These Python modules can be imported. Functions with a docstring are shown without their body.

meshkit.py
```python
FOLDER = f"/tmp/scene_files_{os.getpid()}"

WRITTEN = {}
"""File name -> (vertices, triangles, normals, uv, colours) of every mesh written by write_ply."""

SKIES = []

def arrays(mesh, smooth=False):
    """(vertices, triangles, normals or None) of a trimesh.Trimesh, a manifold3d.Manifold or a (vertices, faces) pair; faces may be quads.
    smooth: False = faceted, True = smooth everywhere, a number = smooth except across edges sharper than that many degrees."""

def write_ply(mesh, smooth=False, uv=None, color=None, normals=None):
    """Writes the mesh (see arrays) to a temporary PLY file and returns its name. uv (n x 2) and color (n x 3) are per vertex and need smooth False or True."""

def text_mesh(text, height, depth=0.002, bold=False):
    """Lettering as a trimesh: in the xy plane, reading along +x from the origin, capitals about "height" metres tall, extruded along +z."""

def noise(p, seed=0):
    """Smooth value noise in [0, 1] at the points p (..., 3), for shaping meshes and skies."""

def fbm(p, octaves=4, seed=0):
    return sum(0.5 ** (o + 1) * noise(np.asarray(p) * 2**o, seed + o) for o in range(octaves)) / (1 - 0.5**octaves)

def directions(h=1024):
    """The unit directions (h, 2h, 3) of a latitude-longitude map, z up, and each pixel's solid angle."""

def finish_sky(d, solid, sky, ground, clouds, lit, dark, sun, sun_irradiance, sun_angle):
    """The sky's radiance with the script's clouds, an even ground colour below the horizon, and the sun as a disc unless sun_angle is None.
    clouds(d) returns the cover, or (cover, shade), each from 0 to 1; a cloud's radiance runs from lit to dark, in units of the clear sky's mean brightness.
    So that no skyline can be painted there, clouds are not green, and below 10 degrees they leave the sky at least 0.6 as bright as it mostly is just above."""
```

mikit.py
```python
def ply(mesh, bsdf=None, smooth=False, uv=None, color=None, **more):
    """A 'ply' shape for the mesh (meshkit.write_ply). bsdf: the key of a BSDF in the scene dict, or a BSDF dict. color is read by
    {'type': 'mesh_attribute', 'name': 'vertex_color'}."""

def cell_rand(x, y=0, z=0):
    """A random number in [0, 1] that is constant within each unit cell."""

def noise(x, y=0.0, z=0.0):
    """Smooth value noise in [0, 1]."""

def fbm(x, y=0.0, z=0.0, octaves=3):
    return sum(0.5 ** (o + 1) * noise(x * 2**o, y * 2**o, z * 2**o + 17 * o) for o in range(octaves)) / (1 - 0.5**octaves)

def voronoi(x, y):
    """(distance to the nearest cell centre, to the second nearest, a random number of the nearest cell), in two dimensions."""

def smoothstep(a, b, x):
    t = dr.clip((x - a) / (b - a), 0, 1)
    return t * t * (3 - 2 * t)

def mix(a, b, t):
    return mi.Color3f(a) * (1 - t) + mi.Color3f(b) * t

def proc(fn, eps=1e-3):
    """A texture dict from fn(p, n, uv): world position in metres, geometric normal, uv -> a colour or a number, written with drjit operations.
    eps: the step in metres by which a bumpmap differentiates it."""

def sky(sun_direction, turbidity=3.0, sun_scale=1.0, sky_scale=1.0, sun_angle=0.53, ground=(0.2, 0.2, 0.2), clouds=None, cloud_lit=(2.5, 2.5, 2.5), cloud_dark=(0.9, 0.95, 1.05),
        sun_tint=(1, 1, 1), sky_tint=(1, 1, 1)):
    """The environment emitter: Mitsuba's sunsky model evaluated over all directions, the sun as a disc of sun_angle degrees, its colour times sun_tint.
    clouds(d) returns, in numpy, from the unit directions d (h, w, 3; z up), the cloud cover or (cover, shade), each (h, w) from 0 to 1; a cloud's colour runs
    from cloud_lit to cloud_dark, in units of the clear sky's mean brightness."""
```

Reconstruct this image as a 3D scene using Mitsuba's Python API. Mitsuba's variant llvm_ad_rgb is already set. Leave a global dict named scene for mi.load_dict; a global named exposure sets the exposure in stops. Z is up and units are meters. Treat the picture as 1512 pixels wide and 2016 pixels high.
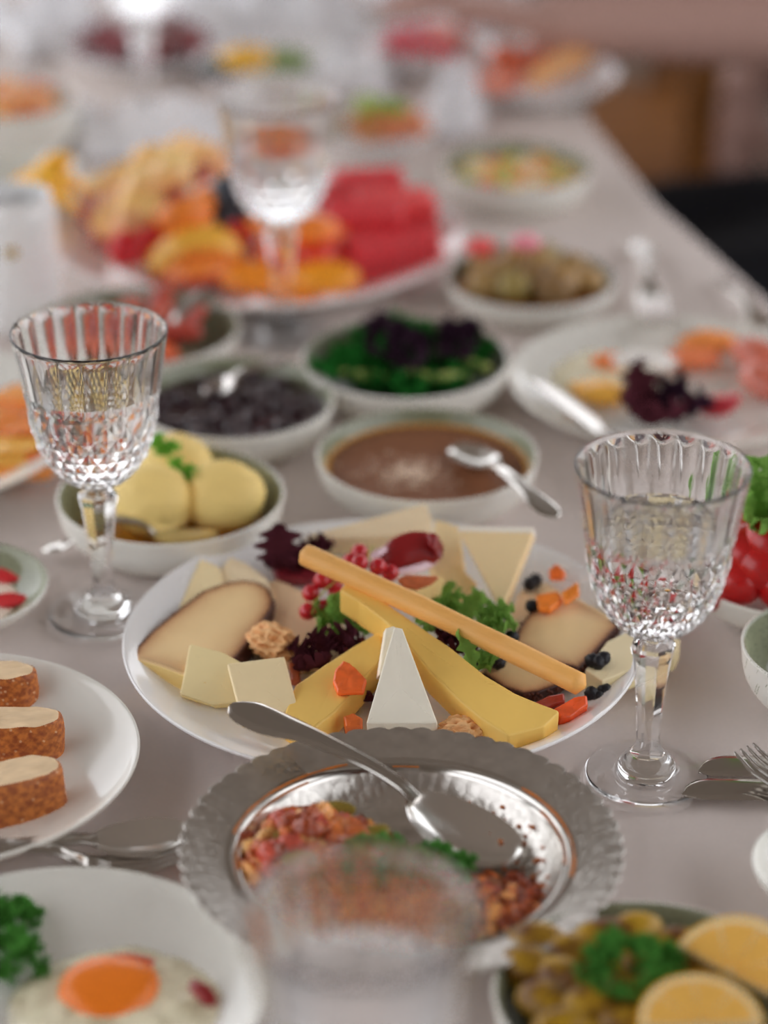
import math, random
import numpy as np, trimesh, shapely, shapely.geometry as sg, manifold3d as m3
import drjit as dr, mitsuba as mi
import mikit, meshkit
from mikit import noise, fbm, voronoi, smoothstep, mix

random.seed(7); RNG = np.random.default_rng(7)
scene, labels = {}, {}
T = mi.ScalarTransform4f
PI = math.pi

# ------------------------------------------------------------------ camera, sky, exposure
FOC, PITCH, CAM_H = 5000.0, math.radians(26.6), 0.705      # focal length in pixels of the 1512 x 2016 frame
FW = np.array([0, math.cos(PITCH), -math.sin(PITCH)]); UP = np.array([0, math.sin(PITCH), math.cos(PITCH)])
EYE = np.array([0, 0, CAM_H])
scene['camera'] = {'type': 'thinlens', 'fov': 2 * math.degrees(math.atan(756 / FOC)), 'fov_axis': 'x',
                   'aperture_radius': 0.0165, 'focus_distance': 1.315, 'near_clip': 0.05, 'far_clip': 60.0,
                   'to_world': T().look_at(origin=EYE.tolist(), target=(EYE + FW).tolist(), up=UP.tolist())}

def overcast(d):
    n = meshkit.fbm(d * [2.2, 2.2, 4.0] + 3.1, 4)
    return np.ones(d.shape[:2]), np.clip((n - .35) * 1.6, 0, 1)
scene['sky'] = mikit.sky((0.25, 0.8, 0.7), turbidity=4, sun_scale=0.0, clouds=overcast, cloud_lit=(2.34, 2.36, 2.45), cloud_dark=(1.74, 1.76, 1.84), ground=(.25, .25, .24))
exposure = 3.35

# ------------------------------------------------------------------ helpers
def P(x, y, z=0.0):
    """the point at height z above the table that the photograph shows at pixel (x, y)"""
    d = FW + np.array([1, 0, 0]) * (x - 756) / FOC - UP * (y - 1008) / FOC
    return EYE + d * (z - CAM_H) / d[2]
def depth(p): return float((np.asarray(p) - EYE) @ FW)
def px(n, p): return n * depth(p) / FOC                      # n pixels as metres at p

def numbered(k):
    if k not in labels and k not in scene and not any(s.startswith(k + '__') for s in scene): return k
    i = 1
    while f'{k}_{i:03d}' in labels or f'{k}_{i:03d}' in scene: i += 1
    return f'{k}_{i:03d}'
def thing(name, label, cat, group=None):
    k = numbered(name); labels[k] = {'label': label, 'category': cat}
    if group: labels[k]['group'] = group
    return k
def part(parent, name, mesh, mat, smooth=35, label=None, kind=None, **kw):
    base = f'{parent}__{name}'; k, i = base, 1
    while k in scene: k = f'{base}_{i:03d}'; i += 1
    scene[k] = mikit.ply(mesh, mat, smooth=smooth, **kw)
    if label or kind: labels[k] = {**({'label': label} if label else {}), **({'kind': kind} if kind else {})}
    return k
def single(name, mesh, mat, label, cat, group=None, smooth=35, kind=None, **kw):
    k = thing(name, label, cat, group); scene[k] = mikit.ply(mesh, mat, smooth=smooth, **kw)
    if kind: labels[k]['kind'] = kind
    return k
def struct(name, mesh, mat, **kw):
    scene[name] = mikit.ply(mesh, mat, **kw); labels[name] = {'kind': 'structure'}

def lin(h):
    c = np.array([int(h[i:i + 2], 16) for i in (1, 3, 5)]) / 255
    return np.where(c < .04045, c / 12.92, ((c + .055) / 1.055) ** 2.4)
def alb(h, k=1.75):
    c = lin(h); q = [int(h[i:i + 2], 16) for i in (1, 3, 5)]; c = c * k * (1 - .35 * ((max(q) - min(q)) / max(q)) ** 2); return c * min(1, .86 / c.max())       # a colour as the photograph shows it -> albedo
def mat(name, base, rough=.5, spec=.5, metal=0., **kw):
    b = base if isinstance(base, dict) else {'type': 'rgb', 'value': [float(x) for x in (alb(base) if isinstance(base, str) else base)]}
    scene[name] = {'type': 'twosided', 'bsdf': {'type': 'principled', 'base_color': b, 'roughness': rough, 'specular': spec, 'metallic': metal, **kw}}
    return name
def cat_(ms): return trimesh.util.concatenate([m if isinstance(m, trimesh.Trimesh) else tm(m) for m in ms])
def tm(m):
    a = m.to_mesh(); return trimesh.Trimesh(np.array(a.vert_properties[:, :3]), np.array(a.tri_verts), process=False)
def move(m, t=(0, 0, 0), rz=0., rx=0., ry=0., s=1.):
    m = m.copy(); R = trimesh.transformations
    M = R.translation_matrix(t) @ R.rotation_matrix(rz, [0, 0, 1]) @ R.rotation_matrix(ry, [0, 1, 0]) @ R.rotation_matrix(rx, [1, 0, 0])
    m.apply_scale(s); m.apply_transform(M); return m
def curve(pts, n=2):
    p = np.asarray(pts, float)
    for _ in range(n):
        q = np.empty((2 * len(p), p.shape[1])); q[0] = p[0]; q[-1] = p[-1]
        q[1:-1:2] = .75 * p[:-1] + .25 * p[1:]; q[2:-1:2] = .25 * p[:-1] + .75 * p[1:]
        p = q
    return p
def grid_faces(a, b, wrap=True):
    """a rings of b points"""
    f = []
    for i in range(a - 1):
        for j in range(b if wrap else b - 1):
            k = (j + 1) % b
            f.append((i * b + j, i * b + k, (i + 1) * b + k, (i + 1) * b + j))
    return np.array(f)
def quads(v, f): f = np.asarray(f); return trimesh.Trimesh(v, np.vstack([f[:, [0, 1, 2]], f[:, [0, 2, 3]]]), process=False)
def lathe(prof, n=96, c=(0, 0, 0), mod=None):
    """profile (r, z), listed so that outward is to the right of the way up"""
    prof = np.asarray(prof, float); th = np.arange(n) * 2 * PI / n
    r = np.maximum(prof[:, 0], 1e-5)[:, None] * (mod(th, prof) if mod else np.ones((1, n)))
    v = np.stack([r * np.cos(th), r * np.sin(th), np.broadcast_to(prof[:, 1:2], r.shape)], -1).reshape(-1, 3) + c
    return quads(v, grid_faces(len(prof), n))
def tube(path, rad, n=10, cap=True):
    p = np.asarray(path, float); rad = np.broadcast_to(rad, len(p)); t = np.gradient(p, axis=0); t /= np.linalg.norm(t, axis=1, keepdims=True)
    a = np.cross(t[0], [0, 0, 1.]);
    if np.linalg.norm(a) < 1e-3: a = np.array([1., 0, 0])
    v = []
    for i in range(len(p)):
        a = a - t[i] * (a @ t[i]); a /= np.linalg.norm(a); b = np.cross(t[i], a)
        th = np.arange(n) * 2 * PI / n
        v.append(p[i] + rad[i] * (np.cos(th)[:, None] * a + np.sin(th)[:, None] * b))
    v = np.vstack(v); m = quads(v, grid_faces(len(p), n))
    if cap:
        k = len(v); v2 = np.vstack([v, p[:1], p[-1:]]); j = np.arange(n)
        f = np.vstack([m.faces, np.stack([(j + 1) % n, j, j * 0 + k], 1), np.stack([j + k - n, (j + 1) % n + k - n, j * 0 + k + 1], 1)])
        m = trimesh.Trimesh(v2, f, process=False)
    return m
def ico(sub): return trimesh.creation.icosphere(subdivisions=sub)
def blob(r, seed=0, amp=.08, freq=1.5, sub=3, flat=None):
    m = ico(sub); v = np.array(m.vertices)
    v = v * (1 + amp * 2 * (meshkit.fbm(v * freq + seed * 7.31 + 20, 3, seed) - .5))[:, None]
    if flat is not None: v[:, 2] = np.maximum(v[:, 2], flat)
    return trimesh.Trimesh(v * np.broadcast_to(r, 3), m.faces, process=False)
def hull(pts): return trimesh.convex.convex_hull(np.asarray(pts, float))
def rbox(x, y, z, r=.002, c=(0, 0, 0)):
    s = m3.Manifold.sphere(r, 12)
    return move(tm(m3.Manifold.batch_hull([s.translate((a * (x / 2 - r), b * (y / 2 - r), d * (z / 2 - r))) for a in (-1, 1) for b in (-1, 1) for d in (-1, 1)])), c)
def vcol(mesh, fn):
    v = np.asarray(mesh.vertices); return np.clip(fn(v), 0, 1)

def slab(outline, thick, bevel=.0008, rnd=.001, wob=.0002, seed=0, color=None, rings=7, dens=150, side=3, down=None):
    """a slice: its top face has the 3-D outline, its body hangs below that face. color(d, t, v): d = distance in from the outline, t = 0 top .. 1 bottom"""
    o = np.asarray(outline, float); c = o.mean(0); n = np.zeros(3)
    for i in range(len(o)): n += np.cross(o[i] - c, o[(i + 1) % len(o)] - c)
    n /= np.linalg.norm(n); n = n if n[2] > 0 else -n
    ax = np.cross([0, 1., 0], n); ax /= np.linalg.norm(ax); ay = np.cross(n, ax)
    p2 = np.stack([(o - c) @ ax, (o - c) @ ay], 1); poly = sg.Polygon(p2).buffer(0)
    poly = poly.buffer(-rnd).buffer(rnd, quad_segs=4) if rnd else poly
    if poly.geom_type != 'Polygon': poly = max(poly.geoms, key=lambda g: g.area)
    poly = sg.polygon.orient(poly); ring = poly.exterior; L = ring.length
    at = np.unique(np.round(np.concatenate([np.linspace(0, L, dens, endpoint=False), [ring.project(sg.Point(q)) for q in ring.coords[:-1]]]), 6)); at = at[at < L - 1e-6]
    q = np.array([ring.interpolate(a).coords[0] for a in at]); m = len(q)
    tg = np.roll(q, -1, 0) - np.roll(q, 1, 0); tg /= np.linalg.norm(tg, axis=1, keepdims=True) + 1e-12
    nrm = np.stack([-tg[:, 1], tg[:, 0]], 1); cc = np.array(poly.representative_point().coords[0]) if not poly.contains(poly.centroid) else np.array(poly.centroid.coords[0])
    lay = []
    qi = q + nrm * bevel
    for s in 1 - (1 - np.linspace(0, 1, rings)) ** 1.9: lay.append((cc + (qi - cc) * s, 0.))
    lay.append((q + nrm * bevel * .3, -bevel * .3))
    for t in np.linspace(0, 1, side + 2): lay.append((q, -bevel - t * (thick - 2 * bevel)))
    lay.append((qi, -thick)); lay.append((cc + (qi - cc) * 0, -thick))
    v2 = np.vstack([l[0] for l in lay]); z = np.repeat([l[1] for l in lay], m)
    hang = n if down is None else -np.asarray(down, float)
    v = c + v2[:, :1] * ax + v2[:, 1:] * ay + z[:, None] * hang
    v = v + (wob * 2 * (meshkit.fbm(v * 140 + seed * 3.7, 3, seed) - .5))[:, None] * n + (wob * 3 * (meshkit.fbm(v * 45 + seed * 1.7, 2, seed + 5) - .5))[:, None] * n
    mesh = quads(v, grid_faces(len(lay), m)); mesh.invert()
    if color is None: return mesh, None
    d = shapely.distance(shapely.points(v2), ring); t = np.clip(-z / thick, 0, 1)
    return mesh, np.clip(color(d[:, None], t[:, None], v), 0, 1)

def ruffle(base, dirv, L, W, amp=.004, waves=4, rise=.4, seed=0, nu=26, nv=9, jag=.35, bend=0.):
    """a frilled leaf: flat at its rib, waving more and more towards its edges"""
    r = np.random.default_rng(seed); d = np.array(dirv, float); d /= np.linalg.norm(d); s = np.cross([0, 0, 1.], d); s /= np.linalg.norm(s); upv = np.cross(d, s)
    u, v = np.meshgrid(np.linspace(0, 1, nu), np.linspace(-1, 1, nv), indexing='ij'); ph = r.uniform(0, 6, 2)
    edge = 1 + jag * np.where(v < 0, np.sin(2 * PI * waves * 1.7 * u + ph[0]), np.sin(2 * PI * waves * 1.9 * u + ph[1])) * np.abs(v)
    w = W * np.sin(PI * np.clip(u * .93 + .07, 0, 1)) ** .6 * edge
    zz = amp * np.abs(v) ** 1.4 * np.sin(2 * PI * waves * u + np.sign(v) * ph[0] + 1.5 * v) + rise * L * u * (1 - .55 * u) + W * .5 * np.abs(v) ** 2
    p = np.asarray(base) + (L * u)[..., None] * d + (v * w + bend * L * u * u)[..., None] * s + zz[..., None] * upv
    p += ((meshkit.noise(p * 300, seed) - .5) * amp * .5)[..., None] * upv
    return quads(p.reshape(-1, 3), grid_faces(nu, nv, False))
def sprig(c, r, h, n, seed, size=.006, flat=.5):
    """a tuft of curled herb leaflets around c"""
    g = np.random.default_rng(seed); out = []
    for i in range(n):
        a = g.uniform(0, 2 * PI); q = r * math.sqrt(g.uniform(0, 1)); z = h * (1 - (q / r) ** 2) * g.uniform(.35, 1)
        out.append(ruffle(np.asarray(c) + [q * math.cos(a), q * math.sin(a), z], [math.cos(a + g.normal(0, .7)), math.sin(a + g.normal(0, .7)), g.uniform(-.2, .8) * flat], size * g.uniform(.7, 1.3), size * g.uniform(.35, .6), size * .28, 2, .5, seed * 100 + i, 9, 5, .5))
    return cat_(out)

# ------------------------------------------------------------------ materials
LA, LB = tuple(map(float, alb('#a59d99'))), tuple(map(float, alb('#aaa29e')))
def linen(p, n, uv): return mix(LA, LB, fbm(p.x * 9, p.y * 9, p.z * 9)) * (0.985 + .03 * noise(p.x * 900, p.y * 900, p.z * 900))
mat('linen', mikit.proc(linen), .85, .25, sheen=.3)
mat('white_glaze', (.80, .80, .80), .09, .5)
mat('cream_glaze', (.72, .71, .655), .12, .5)
def speck(p, n, uv):
    d, e, w = voronoi(p.x * 620, p.y * 620 + p.z * 300)
    return mix(mix((.19, .205, .13), (.26, .275, .18), fbm(p.x * 30, p.y * 30, p.z * 30)), (.08, .10, .06), smoothstep(.34, .12, d) * smoothstep(.45, .6, w))
mat('sage_glaze', mikit.proc(speck), .12, .5)
def white_speck(p, n, uv):
    d, e, w = voronoi(p.x * 700, p.y * 700 + p.z * 500)
    return mix((.72, .71, .66), (.25, .28, .18), smoothstep(.3, .12, d) * smoothstep(.7, .8, w))
mat('speckled_cream_glaze', mikit.proc(white_speck), .14, .5)
mat('steel', (.55, .525, .49), .13, .5, 1.)
mat('lightened_steel', (.76, .735, .70), .16, .5, 1.)  # same steel in a paler colour, standing in for brighter reflections in spoon bowls
def pew(p, n, uv):
    return mix((.50, .475, .44), (.72, .69, .645), fbm(p.x * 160, p.y * 160, p.z * 160))
MC = P(790, 1665, .03)
def pew_bump(p, n, uv):
    a, b, w = voronoi(p.x * 190, p.y * 190)
    x, y = p.x - MC[0], p.y - MC[1]; r = dr.sqrt(x * x + y * y); th = dr.atan2(y, x)
    fl = dr.sin(th * 26 + dr.sin(r * 500) * 2) * dr.sin(r * 700)
    rim = smoothstep(.080, .083, r)
    return (1 - rim) * .0004 * a + rim * (.00004 * fl + .00045 * fbm(p.x * 520, p.y * 520))
scene['pewter'] = {'type': 'twosided', 'bsdf': {'type': 'bumpmap', 'arbitrary': mikit.proc(pew_bump, 4e-4), 'scale': 1.0,
                   'bsdf': {'type': 'principled', 'base_color': mikit.proc(pew), 'roughness': .32, 'metallic': 1.0}}}
scene['crystal'] = {'type': 'dielectric', 'int_ior': 1.52, 'ext_ior': 1.0}
scene['water_surface'] = {'type': 'dielectric', 'int_ior': 1.333, 'ext_ior': 1.0}
scene['water_in_glass'] = {'type': 'dielectric', 'int_ior': 1.333, 'ext_ior': 1.52}
VC = {'type': 'mesh_attribute', 'name': 'vertex_color'}
mat('cheese_skin', VC, .42, .4)
mat('feta_skin', VC, .6, .3)
mat('moist_food', VC, .22, .5)
mat('dry_food', VC, .6, .35)
mat('roasted_skin', VC, .38, .3)
mat('breadstick_skin', VC, .45, .35)
mat('currant_skin', (.50, .012, .022), .07, .6)
mat('black_berry', (.012, .012, .016), .45, .3)
mat('dried_fruit', VC, .3, .5)
TT = lambda h, k=1.75: tuple(map(float, alb(h, k)))
B1, B2, B3 = TT('#7a3d20'), TT('#a8652f'), TT('#dfbf98')
def crust_col(p, n, uv):
    a = fbm(p.x * 420, p.y * 420, p.z * 420, 4); d, e, w = voronoi(p.x * 420 + p.y * 120, p.z * 420 + p.y * 200)
    return mix(mix(B1, B2, smoothstep(.20, .80, a)), B3, smoothstep(.42, .2, d) * smoothstep(.88, .94, w) * .45)
mat('bread_crust', mikit.proc(crust_col), .5, .35)
mat('bread_crumb', VC, .9, .2)
def leafm(name, c, tr):
    scene[name] = {'type': 'principledthin', 'base_color': {'type': 'rgb', 'value': list(c)}, 'roughness': .35, 'diff_trans': tr, 'spec_trans': 0.0, 'eta': 1.4}
leafm('frisee_green', (.22, .42, .09), .8); leafm('parsley_green', (.085, .28, .05), .65); leafm('spinach_green', (.02, .16, .025), .4)
leafm('lollo_red', (.085, .022, .032), .4); leafm('mint_green', (.16, .42, .05), .6)
mat('tan_cheese', '#b79f80', .5, .3)

# ------------------------------------------------------------------ setting
mat('floor_wood', mikit.proc(lambda p, n, uv: mix((.055, .035, .024), (.095, .06, .04), fbm(p.x * 40, p.y * 3, 2.0))), .8, .12)
mat('unseen_ceiling_paint', (.72, .67, .61), .9, .2)
mat('added_wall_paint', (.35, .30, .26), .9, .2)
struct('floor', rbox(9, 14, .06, .005, (0, 2.0, -.80)), 'floor_wood')
for i in range(16):      # boards where the picture sees the floor
    part('floor', 'board', rbox(.136, 7.0, .03, .003, (-.9 + i * .14, 4.2, -.756 + .0006 * (i % 3))), 'floor_wood')
struct('ceiling', rbox(4.6, 13.5, .06, .005, (0, 2.75, 2.05)), 'unseen_ceiling_paint')  # out of view; sized so daylight enters low from far end and sides
struct('wall_back', rbox(9, .1, 2.9, .005, (0, -3.9, .62)), 'added_wall_paint')  # out of view; added behind the camera to block light from there

# table and cloth
tab = thing('dining_table', 'long dining table under the pale grey cloth', 'table')
mat('table_wood', (.12, .08, .05), .5)
EDGE = np.array([(.74, -.2), (.285, 1.765), (.2226, 1.979), (.186, 2.187), (.02, 3.4)])
def edge_x(y): return np.interp(y, EDGE[:, 1], EDGE[:, 0])
top = [(-1.1, -.2)] + [(x - .006, y) for x, y in EDGE] + [(-1.1, 3.4)]
tp = trimesh.creation.extrude_polygon(sg.Polygon(top), .03, engine='earcut'); tp.apply_translation((0, 0, -.036))
part(tab, 'tabletop', tp, 'table_wood')
for x, y in ((-.95, 0), (.5, 0), (-.95, 3.2), (-.1, 3.2)): part(tab, 'leg', rbox(.06, .06, .70, .004, (x, y, -.386)), 'table_wood')
def cloth():
    ys = np.linspace(-.2, 3.4, 450); nu = 190; drop = .115
    s = np.concatenate([np.linspace(0, 1, nu), 1 + np.linspace(0, 1, 22)[1:]]); V = []
    for y in ys:
        ex = edge_x(y); x = np.where(s <= 1, -1.1 + (ex + 1.1) * np.minimum(s, 1) ** .75, ex)
        t = np.clip(s - 1, 0, 1); k = 1 - np.exp(-t * 14)
        x = x + .006 * k + t * (.006 + .010 * math.sin(y * 38) + .006 * math.sin(y * 71 + 1)); z = -.0022 - t * drop
        V.append(np.stack([x, np.full_like(x, y), np.broadcast_to(z, x.shape)], 1))
    V = np.array(V).reshape(-1, 3); on = V[:, 2] > -.01
    w = meshkit.fbm(V * [5, 9, 1] + 4, 4, 3); V[:, 2] += on * .0018 * (w - .5)
    for (x0, y0, ang, h) in ((-.2, 1.212, .03, .0008), (-.2, 1.62, .02, .0007), (.1, .78, 1.45, .0008), (-.02, 1.9, 1.53, .0007)):
        d = (V[:, 1] - y0) * math.cos(ang) - (V[:, 0] - x0) * math.sin(ang); V[:, 2] += on * h * np.exp(-(d / .0022) ** 2)
    V[:, 2] = np.where(on, np.minimum(V[:, 2], -.0004), V[:, 2])
    m = quads(V, grid_faces(len(ys), len(s), False)); return m
single('tablecloth', cloth(), 'linen', 'pale grey linen tablecloth with faint fold creases covering the long table', 'tablecloth', smooth=True)

# ------------------------------------------------------------------ dishes
def dish(cx, cy, half, rim): 
    c = P(cx, cy, rim); return np.array([c[0], c[1], 0]), px(half, c)
def plate(name, label, cx, cy, half, h=.020, m='white_glaze', inner=None, flat=.62, group=None):
    c, R = dish(cx, cy, half, h)
    top_ = curve([(0, .0055), (flat * R * .7, .0055), (flat * R, .0058), ((flat + .12) * R, .0085), (.93 * R, h * .80), (R - .0022, h), (R - .0008, h + .0004)])
    bot = curve([(R - .0008, h + .0004), (R, h - .0003), (R - .0006, h - .0022), (.93 * R, h * .80 - .0035), ((flat + .1) * R, .0038), ((flat + .02) * R, .0015), (flat * R, 0), (flat * R - .004, 0), (flat * R - .006, .002), (0, .002)])
    k = thing(name, label, 'plate', group)
    if inner is None: part(k, 'body', lathe(np.vstack([top_, bot[1:]])[::-1], 144, c), m)
    else: part(k, 'body', lathe(bot[::-1], 144, c), m); part(k, 'glaze', lathe(top_[::-1], 144, c), inner, label='sage green glaze')
    return c, R
def bowl(name, label, cx, cy, half, h=.03, m='cream_glaze', inner='sage_glaze', cat='bowl', floor=.006, il='sage green glaze inside'):
    c, R = dish(cx, cy, half, h)
    top_ = curve([(0, floor), (.60 * R, floor), (.78 * R, floor + .002), (.89 * R, h * .55), (R - .003, h - .001), (R - .0015, h)])
    bot = curve([(R - .0015, h), (R, h - .0004), (R - .0004, h - .003), (.955 * R, h * .45), (.83 * R, .005), (.72 * R, .001), (.70 * R, 0), (.66 * R, 0), (.65 * R, .002), (0, .002)])
    k = thing(name, label, cat)
    part(k, 'body', lathe(bot[::-1], 128, c), m); part(k, 'glaze', lathe(top_[::-1], 128, c), inner, label=il)
    return c, R

cheese_c, cheese_R = plate('cheese_platter', 'large round white cheese platter in the middle of the table', 752, 1250, 510, .022, flat=.70)
egg_c, egg_R = plate('dinner_plate', 'off-white plate at the front left holding a fried egg', 105, 1946, 420, .02, 'cream_glaze')
bread_c, bread_R = plate('dinner_plate', 'cream plate with bread slices at the left edge', -125, 1481, 400, .02, 'cream_glaze')
fruit_c, fruit_R = plate('fruit_platter', 'large white oval-looking platter piled with cut fruit', 508, 452, 407, .025, flat=.60)
bk_c, bk_R = plate('dinner_plate', 'cream plate with half-eaten egg, salad and tomato under the knife and fork at the right', 1325, 742, 325, .02, 'cream_glaze')
sal_c, sal_R = plate('dinner_plate', 'cream plate with orange salmon slices at the left edge', -250, 832, 410, .02, 'cream_glaze')
rad_c, rad_R = plate('side_plate', 'small green-rimmed plate with red radish slices at the left edge', -95, 1150, 190, .018, 'cream_glaze', 'sage_glaze')
meat_c, meat_R = bowl('serving_dish', 'round cream dish with stuffed meatballs behind the fork', 1045, 545, 168, .024, cat='dish')
tom_c, tom_R = bowl('tomato_dish', 'cream dish with green speckled rim heaped with tomatoes behind the right goblet', 1560, 1108, 220, .025, 'cream_glaze', 'speckled_cream_glaze', cat='dish', il='green speckled cream glaze')
olive_c, olive_R = bowl('serving_bowl', 'sage green bowl of roasted potatoes and lemon at the front right corner', 1275, 1951, 307, .029)
sauce_c, sauce_R = bowl('serving_bowl', 'round sage green bowl of brown sesame sauce with a teaspoon', 841, 892, 219, .03)
green_c, green_R = bowl('serving_bowl', 'cream bowl filled with dark green leaves behind the brown sauce', 798, 702, 205, .03)
jam_c, jam_R = bowl('serving_bowl', 'sage green bowl of dark berry jam right of the left goblet', 460, 780, 200, .03)
but_c, but_R = bowl('serving_bowl', 'sage green bowl of butter balls behind the stem of the left goblet', 336, 970, 225, .032)
saus_c, saus_R = bowl('serving_bowl', 'sage green bowl of red sausages behind the left goblet rim', 268, 640, 205, .026)
rb_c, rb_R = bowl('serving_bowl', 'empty speckled green bowl at the right edge beside the right goblet', 1660, 1270, 200, .034, 'speckled_cream_glaze')
hum_c, hum_R = bowl('serving_bowl', 'cream bowl of chickpea salad near the table edge at the far right', 1018, 325, 148, .03)
plate('side_plate', 'white plate rim at the right edge behind the bowl of roasted potatoes', 1664, 1700, 184, .02, 'cream_glaze')

# scalloped pewter dish
def pewter_dish():
    R = .1034; c = np.array([MC[0], MC[1], 0]); n = 512
    prof = curve([(0, .0065), (.045, .0065), (.060, .0085), (.070, .0155), (.0745, .0225)], 2)
    ringp = np.array([(.0752, .0238), (.0760, .0252), (.0768, .0250), (.0774, .0244), (.0782, .0258), (.0790, .0268), (.0798, .0266), (.0806, .0262), (.0815, .0266)])
    rim = np.array([(.083, .0268), (.088, .0280), (.093, .0292), (.098, .0304), (.1010, .0311), (.1028, .0316), (.1034, .0312), (.1034, .0304), (.1026, .0300), (.098, .0290), (.088, .0266), (.080, .0248), (.0765, .0225), (.072, .014), (.062, .005), (.055, 0), (.050, 0), (.047, .003), (0, .003)])
    pr = np.vstack([prof, ringp, rim])
    def mod(th, pr):
        sc = np.abs(np.sin(th * 29)) ** .55; big = np.maximum(0, np.cos(th * 29 / 2)) ** 30
        wgt = np.clip((pr[:, :1] - .0975) / .0055, 0, 1)
        return 1 + wgt * (.036 * (sc - .6) + .010 * big)
    k = thing('scalloped_dish', 'round hammered pewter dish with scalloped edge in front of the cheese platter', 'dish')
    # the well, the raised rings and the engraved rim
    i1 = len(prof); i2 = len(prof) + len(ringp)
    part(k, 'well', lathe(pr[:i1 + 1][::-1], n, c), 'pewter', 50)
    part(k, 'ring_moulding', lathe(pr[i1:i2 + 1][::-1], n, c), 'steel', 70, label='polished ring between well and rim')
    part(k, 'rim', lathe(pr[i2:][::-1], n, c, mod), 'pewter', 50, label='engraved rim with scalloped edge')
    # orange oil left along the inner ring
    mat('orange_oil', (.55, .16, .02), .12, .5)
    for a0, a1, rr, z in ((1.9, 2.95, .0812, .0266), (2.2, 3.3, .0771, .0252), (-.25, .75, .0812, .0266), (-.1, .5, .0771, .0252), (1.45, 1.62, .0771, .0252)):
        th = np.linspace(a0, a1, 40); w = .0008 * (.35 + meshkit.noise(np.stack([th * 9, th * 0, th * 0], 1), 3))
        pth = np.stack([c[0] + rr * np.cos(th), c[1] + rr * np.sin(th), z + 0 * th], 1)
        t = tube(pth, w, 8); v = np.array(t.vertices); v[:, 2] = z + (v[:, 2] - z) * .35; part(k, 'oil_streak', trimesh.Trimesh(v, t.faces, process=False), 'orange_oil')
    return c
met_c = pewter_dish()

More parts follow.
